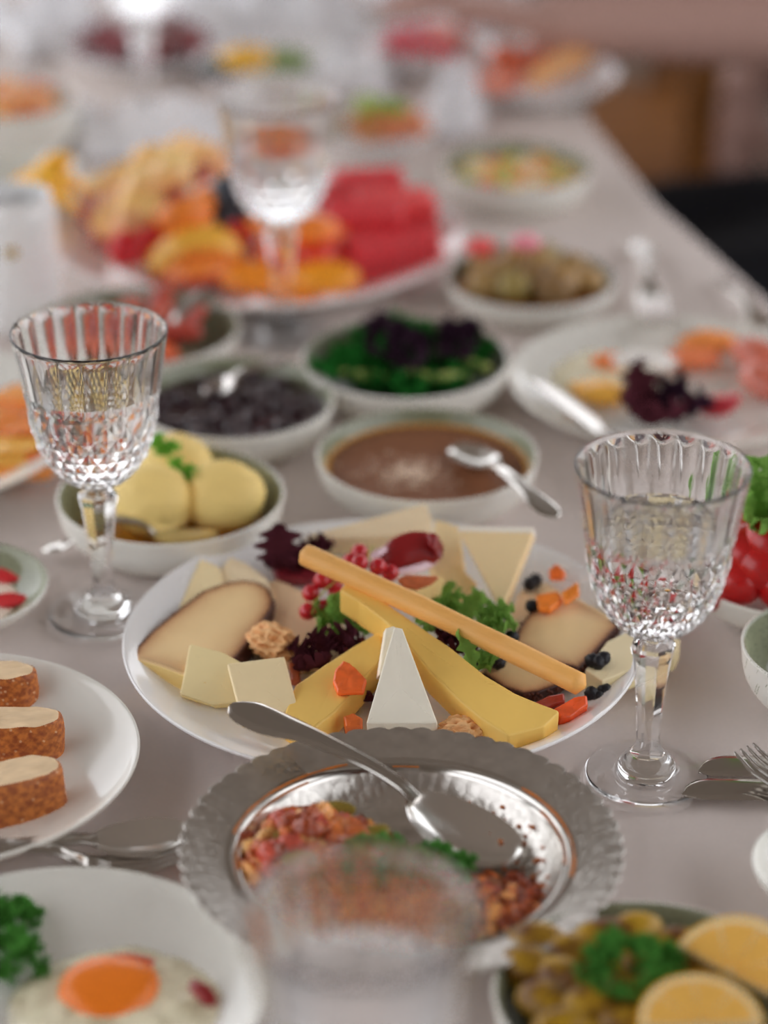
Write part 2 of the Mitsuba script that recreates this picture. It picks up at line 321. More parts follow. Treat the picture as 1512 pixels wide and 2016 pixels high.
# ------------------------------------------------------------------ crystal goblets
def goblet_meshes():
    N, sub = 20, 4; H = .176
    zb = np.array([.0845, .087, .0905, .0955, .103, .112, .122, .131, .139])
    def R(z): return np.interp(z, [.080, .0835, .0845, .087, .0905, .0955, .103, .112, .122, .131, .139, .150, .165, .176], [.0070, .0070, .0088, .0150, .0195, .0236, .0284, .0318, .0343, .0358, .0369, .0386, .0408, .0428])
    def Rin(z): return np.interp(z, [.0880, .0885, .0905, .0955, .103, .112, .122, .131, .139, .150, .165, .176], [.0003, .0050, .0125, .0192, .0250, .0288, .0316, .0333, .0345, .0363, .0386, .0408])
    # diamonds: rows of pyramids
    rows = np.array([.0845, .0885, .0925, .0975, .1035, .1105, .118, .126, .1345]); V = []; F = []
    for j, z in enumerate(rows):
        a = (np.arange(N) + .5 * (j % 2)) * 2 * PI / N; V.append(np.stack([R(z) * np.cos(a), R(z) * np.sin(a), np.full(N, z)], 1))
    V = np.vstack(V); extra = []
    base = len(V)
    def vid(j, k2): return j * N + ((k2 - (j % 2)) // 2) % N      # k2 = angle in half steps
    for j in range(len(rows) - 2):
        for k in range(N):
            k2 = 2 * k + (j % 2); b, t, l, r = vid(j, k2), vid(j + 2, k2), vid(j + 1, k2 - 1), vid(j + 1, k2 + 1)
            a = k2 * PI / N; z = rows[j + 1]; rr = R(z) + .0011 * min(1, R(z) / .03)
            extra.append((rr * math.cos(a), rr * math.sin(a), z)); c = base + len(extra) - 1
            F += [(b, r, c), (r, t, c), (t, l, c), (l, b, c)]
    for k in range(N):   # half diamonds at the bottom edge
        F.append((vid(0, 2 * k), vid(0, 2 * k + 2), vid(1, 2 * k + 1)))
    V = np.vstack([V, extra]); dia = trimesh.Trimesh(V, F, process=False)
    # the last full row joins the fluted wall: a zigzag band filled with panels
    nt = N * 2 * sub; jt = len(rows) - 1; ztop = .139
    zs = np.concatenate([[ztop], np.linspace(.1405, .171, 14), [.1725, .1740, .1752]])
    W = []
    for z in zs:
        a = np.arange(nt) * 2 * PI / nt; ph = (a * N / (2 * PI)) % 1
        fade = np.clip((.1745 - z) / .003, 0, 1) * np.clip((z - .1385) / .0015, 0.0, 1)
        r = R(z) - fade * .0012 * np.sin(PI * ph) ** 1.0 + fade * .0003
        W.append(np.stack([r * np.cos(a), r * np.sin(a), np.full(nt, z)], 1))
    # fan from rows jt-1/jt to the first fluted ring
    Wv = np.vstack(W); wall = quads(Wv, grid_faces(len(zs), nt))
    zig = []; zf = []
    zv = {}
    def add(p):
        zig.append(p); return len(zig) - 1
    ringi = [add(Wv[i]) for i in range(nt)]
    order = []
    for k in range(2 * N):    # alternating vertices of rows jt and jt-1 in angle order (half steps)
        j = jt if (k % 2) == (jt % 2) else jt - 1
        a = k * PI / N; z = rows[j]; order.append(add((R(z) * math.cos(a), R(z) * math.sin(a), z)))
    for k in range(2 * N):
        k1 = (k + 1) % (2 * N); A, B = order[k], order[k1]
        for i in range(sub):
            a, b = ringi[(k * sub + i) % nt], ringi[(k * sub + i + 1) % nt]; zf.append((A if i < sub // 2 else B, b, a))
        zf.append((A, B, ringi[(k * sub + sub // 2) % nt]))
    zz = trimesh.Trimesh(zig, zf, process=False)
    # rim, dry inner wall down to the water line
    ZW = .1442
    rim = curve([(R(.1752), .1752), (.0430, .1762), (.0424, .1768), (.0416, .1766), (Rin(.1745), .1745)], 2)
    innerp = np.array([(Rin(z), z) for z in np.linspace(.1745, ZW, 14)])
    rimm = lathe(np.vstack([rim, innerp[1:]]), nt)
    wet = [(Rin(z), z) for z in np.concatenate([np.linspace(ZW, .103, 22), np.linspace(.101, .0885, 12), [.0880]])]
    wetm = lathe(np.array(wet), nt)                       # faces the water: normals point into the bowl
    stem = np.array([(.0088, .0845), (.0072, .0832), (.0068, .0815), (.0108, .0785), (.0114, .0765), (.0100, .070), (.0082, .055), (.0069, .040), (.0061, .025), (.0062, .019), (.0088, .0145)])
    ns = 8
    a = np.arange(ns) * 2 * PI / ns
    sv = np.stack([stem[:, :1] * np.cos(a), stem[:, :1] * np.sin(a), np.broadcast_to(stem[:, 1:], (len(stem), ns))], -1).reshape(-1, 3)
    stm = quads(sv, grid_faces(len(stem), ns)); stm.invert()
    foot = curve([(.0088, .0145), (.0130, .0108), (.0146, .0078), (.0146, .0060), (.017, .0046), (.022, .0040), (.029, .0034), (.0312, .0030), (.0318, .0018), (.0310, .0003), (.028, .0), (0, .0004)], 2)
    ftm = lathe(foot, 96); ftm.invert()
    # joints between octagonal stem and round bowl / foot
    wall2, rim2 = wall.copy(), rimm.copy()
    return dia, wall2, zz, rim2, wetm, stm, ftm, ZW, Rin
dia, wall_, zz_, rim_, wet_, stm_, ftm_, ZW, RIN = goblet_meshes()
def outward(m, ref_sign=1):
    """triangles turned so that normals leave the goblet's axis"""
    m = m.copy(); c = m.triangles_center; n = m.face_normals
    s = (n[:, 0] * c[:, 0] + n[:, 1] * c[:, 1]); 
    f = m.faces.copy(); bad = s * ref_sign < 0; f[bad] = f[bad][:, ::-1]; return trimesh.Trimesh(m.vertices, f, process=False)
cut = cat_([outward(dia), outward(zz_), outward(wall_)])
rv = rim_.copy(); c_ = rv.triangles_center; mid = np.hypot(c_[:, 0], c_[:, 1]) - np.interp(c_[:, 2], [.144, .1768], [.0367, .0419])
if (rv.face_normals[:, 0] * c_[:, 0] + rv.face_normals[:, 1] * c_[:, 1])[mid < -.0005].mean() > 0: rv.invert()
wet_glass = outward(wet_, -1)              # glass boundary there: normal towards the axis, out of the glass
wet_water = outward(wet_, 1)               # the water's side: normal out of the water, into the glass
if stm_.face_normals[(stm_.triangles_center[:, 2] < .06) & (stm_.triangles_center[:, 2] > .03)][:, :1].size:
    q = (stm_.triangles_center[:, 2] < .06) & (stm_.triangles_center[:, 2] > .03)
    if (stm_.face_normals[q, :2] * stm_.triangles_center[q, :2]).sum() < 0: stm_.invert()
if ftm_.face_normals[np.argmin(ftm_.triangles_center[:, 2]), 2] > 0: ftm_.invert()
surf_ = lathe(np.array([(RIN(ZW), ZW), (RIN(ZW) * .985, ZW - .0001), (RIN(ZW) * .96, ZW - .0002), (.02, ZW - .0002), (0, ZW - .0002)]), 160)
if surf_.face_normals[:, 2].mean() < 0: surf_.invert()
def place(m, c, rz):
    return move(m, c, rz)
PARTS = dict(bowl=cut, rim=rv, stem=stm_, foot=ftm_)
PLY = {'bowl': mikit.ply(cut, 'crystal', smooth=14), 'rim': mikit.ply(rv, 'crystal', smooth=60), 'stem': mikit.ply(stm_, 'crystal', smooth=False), 'foot': mikit.ply(ftm_, 'crystal', smooth=40)}
WAT = {'surface': mikit.ply(surf_, 'water_surface', smooth=True), 'body': mikit.ply(wet_water, 'water_in_glass', smooth=True)}
def goblet(cx, cy, rz, label, wl):
    c = P(cx, cy, 0); M = T().translate([float(c[0]), float(c[1]), 0.0]).rotate([0, 0, 1], rz)
    k = thing('crystal_goblet', label, 'glass', 'cut crystal goblets'); w = thing('drinking_water', wl, 'water', 'water in the goblets')
    for n, d in PLY.items(): scene[f'{k}__{n}'] = {**d, 'to_world': M}
    for n, d in WAT.items(): scene[f'{w}__{n}'] = {**d, 'to_world': M}
goblet(1272, 1527, 4, 'cut crystal goblet of water right of the cheese platter', 'clear water in the goblet right of the cheese platter')
goblet(206, 1212, 0, 'cut crystal goblet of water left of the cheese platter', 'clear water in the goblet left of the cheese platter')
goblet(557, 657, 7, 'blurred cut crystal goblet standing before the fruit platter', 'clear water in the goblet before the fruit platter')
goblet(715, 2540, 3, 'out-of-focus crystal goblet nearest the camera at the bottom', 'clear water in the goblet nearest the camera')
goblet(288, 225, 9, 'farthest crystal goblet, at the top left of the table', 'clear water in the farthest goblet')

# ------------------------------------------------------------------ cutlery
def loft(st, nv=9):
    """stations (x, z, half width, thickness, dish depth, y shift)"""
    V = []; vv = np.linspace(-1, 1, nv)
    for s in st:
        x, z, w, t, d = s[:5]; ys = s[5] if len(s) > 5 else 0
        tp = z - d * (1 - vv ** 2) + t * .5 * np.sqrt(np.clip(1 - vv ** 6, 0, 1)); bt = z - d * (1 - vv ** 2) - t * .5 * np.sqrt(np.clip(1 - vv ** 6, 0, 1))
        V.append(np.vstack([np.stack([np.full(nv, x), ys + w * vv, tp], 1), np.stack([np.full(nv, x), ys + w * vv[::-1], bt[::-1]], 1)]))
    n = 2 * nv; V = np.vstack(V); m = quads(V, grid_faces(len(st), n)); f = [m.faces]
    for b, fl in ((0, 1), (len(V) - n, -1)):
        j = np.arange(1, n - 1); t = np.stack([j * 0 + b, j + b, j + 1 + b], 1); f.append(t[:, ::fl] if fl == 1 else t[:, ::-1])
    m = trimesh.Trimesh(V, np.vstack(f), process=False)
    return m
def interp_st(keys, n):
    k = np.array(keys, float); t = np.linspace(k[0, 0], k[-1, 0], n); from scipy.interpolate import PchipInterpolator as PI_
    return np.stack([t] + [PI_(k[:, 0], k[:, i])(t) for i in range(1, k.shape[1])], 1)
def frame(A, B, roll=0.):
    A, B = np.asarray(A, float), np.asarray(B, float); X = (B - A) / np.linalg.norm(B - A); Y = np.cross([0, 0, 1.], X); Y /= np.linalg.norm(Y); Z = np.cross(X, Y)
    Y, Z = math.cos(roll) * Y + math.sin(roll) * Z, -math.sin(roll) * Y + math.cos(roll) * Z
    M = np.eye(4); M[:3, 0], M[:3, 1], M[:3, 2], M[:3, 3] = X, Y, Z, A; return M, np.linalg.norm(B - A)
def put(m, M): m = m.copy(); m.apply_transform(M); return m
def spoon(A, B, label, W=.021, roll=0., arch=.006, hw=.0105, name='spoon'):
    M, L = frame(A, B, roll); h = .66 * L
    hk = interp_st([(0, 0, .2 * hw, .0016, 0), (.02 * L, .0003, .62 * hw, .002, 0), (.06 * L, .0008, .93 * hw, .0022, 0), (.12 * L, .0015, hw, .0024, 0), (.30 * L, arch * .8, .60 * hw, .003, 0), (.48 * L, arch, .0042, .0036, 0), (.60 * L, arch * .75, .0036, .0038, 0), (h, arch * .3, .0040, .0032, 0)], 40)
    k = thing(name, label, 'spoon'); part(k, 'handle', put(loft(hk), M), 'steel', 50)
    u = np.linspace(0, 1, 30); bl = L - h + .004
    wv = W * np.sqrt(np.clip(1 - (2 * np.clip(u, .012, .994) - 1) ** 2, 0, 1)) * (1.06 - .22 * (1 - u) ** 1.0 + .0 * u)
    st = [(h - .004 + bl * a, arch * .3 * (1 - a) ** 2 - .001 * math.sin(PI * a), max(b, .0012), .0014, .0075 * (b / W) ** 1.1 * (W / .021)) for a, b in zip(u, wv)]
    part(k, 'bowl', put(loft(st, 15), M), 'lightened_steel', 50)
def fork(A, B, label, roll=0., arch=.005, tw=.0115, name='fork', tl=.27):
    M, L = frame(A, B, roll)
    hk = interp_st([(0, 0, .004, .0016, 0), (.025 * L, 0, .0085, .002, 0), (.1 * L, .001, .0100, .0022, 0), (.30 * L, arch, .0062, .003, 0), ((.79 - tl) * L, arch * .7, .0038, .0036, 0), ((.87 - tl) * L, arch * .2, .0045, .003, 0), ((.93 - tl) * L, -.002, .0095, .002, 0), ((1 - tl) * L, -.003, tw, .002, .0)], 40)
    k = thing(name, label, 'fork'); part(k, 'handle', put(loft(hk), M), 'steel', 50)
    for i in range(4):
        y0 = (-.75 + .5 * i) * tw; y1 = y0 * .9
        tk = interp_st([((1 - tl) * L - .002, -.003, tw * .22, .002, 0, y0), (.85 * L, -.0022, tw * .17, .0018, 0, y0), (.97 * L, .002, tw * .13, .0015, 0, y1), (L, .0032, tw * .06, .001, 0, y1)], 12)
        part(k, 'tine', put(loft(tk, 5), M), 'steel', 50)
def knife(A, B, label, roll=0., name='table_knife', w=.010, ratio=.5):
    M, L = frame(A, B, roll); h = ratio * L
    hk = interp_st([(0, 0, .006, .005, 0), (.004, 0, .0085, .006, 0), (.05 * L, 0, .0092, .0065, 0), (.8 * h, 0, .0066, .006, 0), (h, 0, .0060, .005, 0)], 20)
    k = thing(name, label, 'knife'); part(k, 'handle', put(loft(hk), M), 'steel', 50)
    u = np.linspace(0, 1, 24); st = []
    for a in u:
        ww = w * (0.62 + .38 * min(1, a * 4)) * math.sqrt(max(.004, 1 - max(0, (a - .72) / .28) ** 2.2)); st.append((h - .002 + a * (L - h), 0, ww, .0016, 0, (w - ww) * .7))
    part(k, 'blade', put(loft(st), M), 'steel', 50)
spoon(P(455, 1388, .046), P(1019, 1690, .0165), 'steel spoon resting in the pewter dish with its handle over the cheese platter', .0225, 0., .0085, .0118)
fork(P(-170, 1708, .010), P(360, 1690, .006), 'steel fork beside the bread plate, its tines reaching under the pewter rim', arch=.011, tw=.0095)
spoon(P(-170, 1700, .006), P(377, 1636, .009), 'steel spoon lying above the fork next to the bread plate', .0155, .1, .004, .009)
knife(P(1840, 1512, .006), P(1366, 1507, .003), 'steel table knife at the right edge, the upper of two by the goblet foot')
knife(P(1830, 1560, .006), P(1334, 1552, .003), 'steel table knife at the right edge, the lower of two by the goblet foot')
fork(P(1760, 1640, .018), P(1464, 1483, .014), 'steel fork lying over the two knives at the right edge', tw=.010)
spoon(P(1094, 1018, .046), P(905, 872, .0235), 'teaspoon in the brown sesame sauce with its handle over the rim', .0145, 0, .004, .0078, 'teaspoon')
spoon(P(566, 712, .044), P(400, 770, .026), 'teaspoon dipped in the dark berry jam', .0135, 0, .004, .0075, 'teaspoon')
spoon(P(82, 1083, .004), P(430, 1052, .022), 'thin steel spoon from the cloth into the butter bowl', .0115, 0, .016, .0058, 'teaspoon')
spoon(P(420, 572, .05), P(300, 690, .020), 'steel spoon standing in the bowl of red sausages', .016, 0, .006, .0105)
fork(P(1258, 478, .004), P(1302, 648, .027), 'steel fork with its tines on the rim of the plate with the tomato half', arch=.004, name='fork', tl=.36, tw=.0125)
knife(P(1300, 938, .026), P(1054, 747, .0205), 'steel knife lying across the left rim of the plate with the tomato half', roll=.22, w=.0115, ratio=.42)
spoon(P(1418, 545, .004), P(1512, 650, .006), 'steel teaspoon on the cloth near the table edge', .013, 0, .004, .0078, 'teaspoon')

# ------------------------------------------------------------------ the cheeses
def Pz(pts): return [P(*p) for p in pts]
def flat(pts, z): return [P(x, y, z) for x, y in pts]
def two(a, b, w=None): return lambda d, t, v: alb(a) * (1 - t) + alb(b) * t + 0 * d
def plain(a, var=.03, f=60): 
    c = alb(a); return lambda d, t, v: c * (1 + var * 2 * (meshkit.fbm(v * f, 3)[:, None] - .5))
def edged(core, rim_, w, var=.03, side=None):
    a, b = alb(core), alb(rim_); s_ = alb(side) if side else b * .55
    def fn(d, t, v):
        k = np.exp(-(np.maximum(d, 0) / w) ** 1.2); e = (d < 4e-4) & (t > .12)
        return np.where(e, s_, a * (1 - k) + b * k) * (1 + var * 2 * (meshkit.fbm(v * 70, 3)[:, None] - .5))
    return fn
def cheese(name, label, outline, thick, col, m='cheese_skin', group=None, cat='cheese', **kw):
    mesh, cl = slab(outline, thick, color=col, **kw); return single(name, mesh, m, label, cat, group, smooth=True, color=cl)
def rind_slice(label, outline, thick, cutside, seed, w=.0062):
    """smoked cheese: a paste slab plus a dark rind band along the uncut sides"""
    k = thing('smoked_cheese_slice', label, 'cheese', 'smoked cheese slices on the platter')
    o = np.array(outline); cl = []
    cut_l = [sg.LineString([cutside[i][:2], cutside[i + 1][:2]]) for i in range(len(cutside) - 1)]
    a, b, br = alb('#cdb284'), alb('#8e4a20'), alb('#2e1510')
    def fn(d, t, v):
        pts = shapely.points(v[:, :2]); dc = np.min([shapely.distance(pts, l) for l in cut_l], 0)[:, None]
        ring = sg.LinearRing(o[:, :2]); dd = np.maximum(d, 0)
        near = (dc < .004) & (dc < dd + .0012)
        k1 = np.exp(-(dd / w) ** 1.1) * (1 - np.exp(-(dc / .004) ** 2) * .9); k2 = np.exp(-(dd / .0022) ** 2) * (dc > .0022)
        c = a * (1 - k1) + b * k1; c = c * (1 - k2) + br * k2
        cutc = alb('#d9bd7c') * (1 - .0 * t)
        e = d < 4e-4
        c = np.where(e & (dc < .0016), cutc, c); c = np.where(e & (dc >= .0016) & (t > .05), br, c)
        return c * (1 + .05 * (meshkit.fbm(v * 80, 3, seed)[:, None] - .5))
    mesh, cl = slab(outline, thick, color=fn, dens=260, rings=16, rnd=.0012, bevel=.0006, wob=.00025, seed=seed)
    part(k, 'paste', mesh, 'cheese_skin', True, color=cl)
    # crumbly rind: bumps along the uncut edge
    g = np.random.default_rng(seed); ring = sg.LinearRing(o); L = ring.length; c = o.mean(0); bits = []
    R2 = sg.LinearRing(o[:, :2])
    for i in range(230):
        q = np.array(ring.interpolate(g.uniform(0, L)).coords[0])
        if min(l.distance(sg.Point(q[:2])) for l in cut_l) < .003: continue
        q = q + [g.normal(0, .0003), g.normal(0, .0003), 0]; q[2] -= g.uniform(.0006, thick - .001)
        out = (q - c); out[2] = 0; out /= np.linalg.norm(out); q = q - out * .0003
        bits.append(move(blob((.0011, .0011, .0009), i, .3, 2, 1), q))
    part(k, 'rind', cat_(bits), 'smoked_rind', True, label='dark crumbly brown rind', kind='stuff')
mat('smoked_rind', '#45241a', .6, .3)
Zp = .0062
# left
cheese('cheese_slice', 'pale cheese slice leaning at the far left behind the smoked slice, left of its twin', Pz([(395, 1101, .022), (432, 1114, .022), (440, 1150, .018), (425, 1205, .012), (343, 1215, .012)]), .006, plain('#d8c69c'))
cheese('cheese_slice', 'pale cheese slice peeping over the rounded top of the left smoked slice', Pz([(452, 1098, .020), (486, 1108, .020), (528, 1140, .017), (540, 1180, .013), (440, 1180, .013), (424, 1138, .017)]), .006, plain('#dccaa8'))
cheese('cheese_slice', 'flat tan cheese slice under the walnut and redcurrants', flat([(520, 1150), (545, 1140), (600, 1165), (655, 1200), (690, 1250), (660, 1300), (590, 1310), (520, 1290), (495, 1240)], .0115), .0055, plain('#b99f80', .05))
c1 = [(258, 1296), (268, 1274), (300, 1240), (345, 1204), (399, 1162), (449, 1145), (480, 1141), (508, 1145), (530, 1158), (539, 1180), (535, 1200), (524, 1216), (497, 1255), (470, 1290), (440, 1320), (405, 1345), (365, 1330), (310, 1311)]
o1 = flat(c1, .0185); rind_slice('thick smoked cheese slice with dark brown rind on the left of the platter', o1, .0125, [o1[15], o1[16], o1[17], o1[0]], 3)
cheese('cheese_square', 'the yellower of two cheese squares at the front left of the platter', Pz([(374, 1269, .030), (440, 1283, .030), (476, 1302, .028), (490, 1330, .021), (470, 1385, .012), (420, 1385, .0125), (354, 1366, .0135)]), .0055, two('#e0ce9c', '#e3d08e'), dens=200)
cheese('cheese_square', 'cream square cheese slice overlapping the yellow one at the front left', Pz([(447, 1306, .032), (560, 1292, .034), (590, 1407, .0185), (477, 1421, .0165)]), .0062, plain('#dfcca2', .025), dens=200, rnd=.0006)
# the crossing yellow wedges
yl, yd = '#dcb660', '#d9a945'
cheese('cheese_wedge', 'long yellow cheese wedge running from the centre to the front left', Pz([(752, 1238, .030), (700, 1268, .028), (640, 1308, .025), (581, 1351, .022), (556, 1412, .0205), (604, 1443, .0205), (660, 1402, .022), (715, 1340, .025), (757, 1292, .028)]), .0155, two(yl, '#e0b458'), seed=4, dens=200, rnd=.002, bevel=.0012)
cheese('cheese_wedge', 'long curved yellow cheese wedge running from the breadstick to the front right', Pz([(668, 1162, .047), (690, 1143, .047), (771, 1194, .044), (831, 1232, .0415), (890, 1272, .038), (954, 1325, .033), (1025, 1371, .028), (1104, 1404, .024), (1072, 1432, .0225), (1000, 1447, .0225), (946, 1412, .0255), (898, 1372, .029), (846, 1322, .033), (800, 1268, .037), (752, 1218, .042), (706, 1182, .0455)]), .0165, two(yl, '#e2b85e'), seed=5, dens=260, rnd=.002, bevel=.0012)
cheese('feta_triangle', 'white triangular feta piece standing at the front centre of the platter', Pz([(776, 1234, .055), (792, 1236, .055), (862, 1424, .022), (721, 1424, .022)]), .014, plain('#e2ddcd', .02), 'feta_skin', dens=240, wob=.0003, seed=6, rnd=.0006)
cheese('feta_triangle', 'white feta sliver tucked behind the left side of the front feta triangle', Pz([(760, 1236, .049), (778, 1232, .049), (768, 1330, .030), (745, 1330, .030)]), .010, plain('#ddd6c2', .02), 'feta_skin', wob=.0003, seed=7, rnd=.0006)
# back
cheese('cheese_wedge', 'long pale cheese block lying at the back of the platter', Pz([(603, 1050, .030), (838, 995, .034), (852, 1022, .031), (850, 1052, .026), (604, 1064, .026)]), .016, two('#d6c4a4', '#d8cca4'), dens=200)
cheese('cheese_wedge', 'pale yellow cheese wedge between the back block and the white-rinded wedge', Pz([(858, 1024, .040), (905, 1036, .040), (912, 1110, .028), (880, 1150, .020), (842, 1110, .027)]), .012, two('#dcc598', '#dcc183'))
def brie():
    k = thing('soft_cheese_wedge', 'wedge of soft cheese with white rind standing at the back right of the platter', 'cheese')
    o = Pz([(902, 1043, .052), (1050, 1046, .054), (986, 1203, .018)])
    mesh, cl = slab(o, .017, color=lambda d, t, v: alb('#d9c398') * (1 - t * .1) + 0 * d, dens=180, rnd=.0008, seed=9, wob=.0004); part(k, 'paste', mesh, 'cheese_skin', True, color=cl)
    a, b = np.array(o[0]), np.array(o[1]); n = np.cross(b - a, np.array(o[2]) - a); n /= np.linalg.norm(n); n = n if n[2] > 0 else -n
    e = np.cross(n, b - a); e /= np.linalg.norm(e); e = e if e[1] > 0 else -e
    r, _ = slab([a + n * .0006 - e * .0012, b + n * .0006 - e * .0012, b + n * .0006 + e * .0022, a + n * .0006 + e * .0022], .0178, rnd=.0006, wob=.0003, bevel=.0006); part(k, 'rind', r, 'white_rind', True, label='white bloomy rind along the top')
mat('white_rind', '#e2dccf', .8, .2); brie()
cheese('cheese_wedge', 'pale cheese piece lying at the foot of the white-rinded wedge', Pz([(845, 1132, .028), (900, 1112, .030), (940, 1150, .022), (900, 1180, .018), (860, 1172, .018)]), .012, two('#dcc391', '#dfc17c'))
# right
cheese('cheese_slice', 'flat tan cheese slice under the right smoked slices near the green leaves', flat([(1000, 1240), (1020, 1170), (1048, 1138), (1075, 1150), (1070, 1210), (1030, 1265)], .0110), .005, plain('#b9a184', .05))
cheese('cheese_slice', 'flat beige cheese slice behind the orange apricot twist at the far right', flat([(1057, 1136), (1110, 1138), (1165, 1148), (1190, 1200), (1120, 1215), (1060, 1195)], .0120), .006, plain('#cbb692', .04))
c2 = [(1056, 1190), (1076, 1182), (1136, 1178), (1204, 1216), (1219, 1232), (1180, 1275), (1142, 1316), (1070, 1300), (1008, 1262), (1030, 1222)]
o2 = flat(c2, .0200); rind_slice('smoked cheese slice with dark rind right of the breadstick, under the apricot twist', o2, .0075, [o2[1], o2[2], o2[3]], 5)
c3 = [(946, 1322), (985, 1270), (1040, 1275), (1110, 1310), (1128, 1330), (1098, 1350), (1062, 1362), (1030, 1366), (990, 1352)]
o3 = flat(c3, .0145); rind_slice('smoked cheese slice lying half under the breadstick, rind to the front', o3, .006, [o3[0], o3[1], o3[2], o3[3]], 8)
cheese('cheese_wedge', 'pale ivory cheese block at the right rim of the platter behind the goblet stem', flat([(1152, 1318), (1195, 1262), (1245, 1238), (1300, 1232), (1340, 1258), (1330, 1280), (1255, 1312), (1185, 1340)], .021), .013, two('#d9cba6', '#e0d2a2'))
cheese('cheese_wedge', 'small pale yellow cheese corner below the soft cheese wedge, under the red onion', Pz([(800, 1160, .034), (858, 1136, .036), (876, 1140, .035), (868, 1176, .026), (830, 1186, .025)]), .012, two('#dcc07e', '#e0c274'))

# breadstick
def breadstick():
    A, B = P(592, 1088, .0575), P(1152, 1352, .0285); n = 60; t = np.linspace(0, 1, n)
    r = .0061 * np.minimum(1, np.sqrt(np.clip(1 - np.maximum(0, (.02 - t) / .02) ** 2, .02, 1))) * np.minimum(1, np.sqrt(np.clip(1 - np.maximum(0, (t - .985) / .015) ** 2, .05, 1)))
    r *= 1 + .02 * np.sin(t * 19); p = A + (B - A) * t[:, None]; p[:, 2] += .0012 * np.sin(t * PI)
    m = tube(p, r, 28); v = np.array(m.vertices)
    cl = alb('#dca050') + (alb('#e0ae6c') - alb('#dca050')) * meshkit.fbm(v * 90, 3)[:, None]
    single('breadstick', m, 'breadstick_skin', 'long golden breadstick lying diagonally across the cheeses', 'breadstick', smooth=True, color=np.clip(cl, 0, 1))
breadstick()

# ------------------------------------------------------------------ garnish on the platter
def leafy(name, label, mats, specs, group=None, cat='lettuce'):
    k = thing(name, label, cat, group)
    for i, (b, d, L, W, amp, wv, rise, seed) in enumerate(specs): part(k, 'leaf', ruffle(b, d, L, W, amp, wv, rise, seed), mats[i % len(mats)], True)
    return k
leafy('curly_lettuce', 'bright green frilly lettuce tuft below the left end of the breadstick', ['frisee_green'], [
    (P(662, 1238, .014), (-.8, .5, .3), .018, .008, .0035, 3, .3, 1), (P(680, 1232, .018), (-.4, .6, .4), .018, .008, .0038, 3, .3, 2), (P(690, 1236, .018), (.9, .25, .3), .024, .009, .004, 3, .2, 3),
    (P(692, 1245, .014), (.8, -.5, .2), .022, .008, .0035, 3, .2, 4), (P(668, 1252, .012), (-.6, -.5, .2), .016, .008, .0035, 3, .3, 5), (P(710, 1222, .022), (.5, .6, .4), .014, .007, .003, 3, .3, 6)])
leafy('curly_lettuce', 'green lettuce tuft above the middle of the breadstick', ['frisee_green'], [
    (P(888, 1205, .018), (-.3, .8, .3), .017, .008, .0038, 3, .25, 11), (P(918, 1222, .020), (.5, .8, .3), .018, .009, .004, 3, .25, 12), (P(945, 1238, .021), (.9, .3, .3), .022, .009, .0038, 4, .22, 13),
    (P(952, 1250, .021), (.9, -.1, .2), .020, .009, .004, 3, .22, 14), (P(900, 1216, .017), (-.8, .3, .3), .015, .008, .0038, 3, .25, 15), (P(965, 1236, .019), (.4, .9, .3), .015, .008, .0038, 3, .3, 16)])
leafy('curly_lettuce', 'green lettuce shred hanging over the breadstick near its middle', ['frisee_green'], [
    (P(905, 1240, .042), (.35, -.9, -.5), .026, .0045, .002, 2, -.2, 21), (P(925, 1285, .026), (.5, -.8, -.2), .020, .006, .003, 3, .2, 22), (P(945, 1290, .022), (.2, -.9, .1), .018, .007, .003, 3, .2, 23), (P(850, 1245, .028), (-.4, .5, .3), .014, .007, .003, 3, .4, 24)])
leafy('red_lettuce', 'dark red frilly lettuce tuft right of the walnut', ['lollo_red'], [
    (P(628, 1310, .012), (-.9, .2, .3), .020, .008, .004, 4, .3, 31), (P(640, 1296, .014), (-.3, .9, .3), .016, .008, .004, 4, .3, 32), (P(660, 1285, .015), (.6, .6, .3), .018, .008, .004, 4, .3, 33), (P(630, 1315, .010), (-.5, -.7, .3), .014, .008, .004, 4, .3, 34), (P(668, 1295, .012), (.8, -.1, .3), .018, .008, .004, 4, .3, 35), (P(610, 1320, .012), (.2, -.6, .3), .014, .009, .004, 4, .4, 36)])
leafy('red_lettuce', 'small dark red lettuce curl under the breadstick above the curved yellow wedge', ['lollo_red'], [
    (P(880, 1270, .022), (.4, .7, .5), .017, .008, .004, 4, .5, 41), (P(905, 1275, .022), (-.5, .6, .4), .015, .008, .004, 4, .5, 42), (P(915, 1290, .02), (.8, -.2, .4), .016, .008, .004, 4, .4, 43), (P(890, 1285, .02), (-.2, -.8, .3), .012, .007, .004, 4, .4, 44)])
leafy('red_lettuce', 'dark red lettuce bits between the yellow wedges and the feta', ['lollo_red'], [
    (P(735, 1345, .008), (-.4, -.7, .2), .016, .010, .003, 4, .3, 45), (P(715, 1360, .008), (.4, .6, .2), .016, .010, .003, 4, .3, 46), (P(735, 1375, .007), (.3, -.8, .2), .016, .009, .003, 4, .3, 47)])
leafy('red_lettuce', 'dark red lettuce leaf behind the upper end of the breadstick', ['lollo_red'], [
    (P(550, 1120, .016), (-.1, .6, 1.), .026, .012, .003, 2, .6, 51), (P(575, 1130, .012), (.7, .2, .3), .030, .010, .003, 3, .3, 52), (P(560, 1130, .010), (.2, -.4, .4), .014, .010, .003, 3, .4, 53), (P(600, 1115, .014), (.8, .3, .5), .02, .010, .003, 3, .4, 54)])
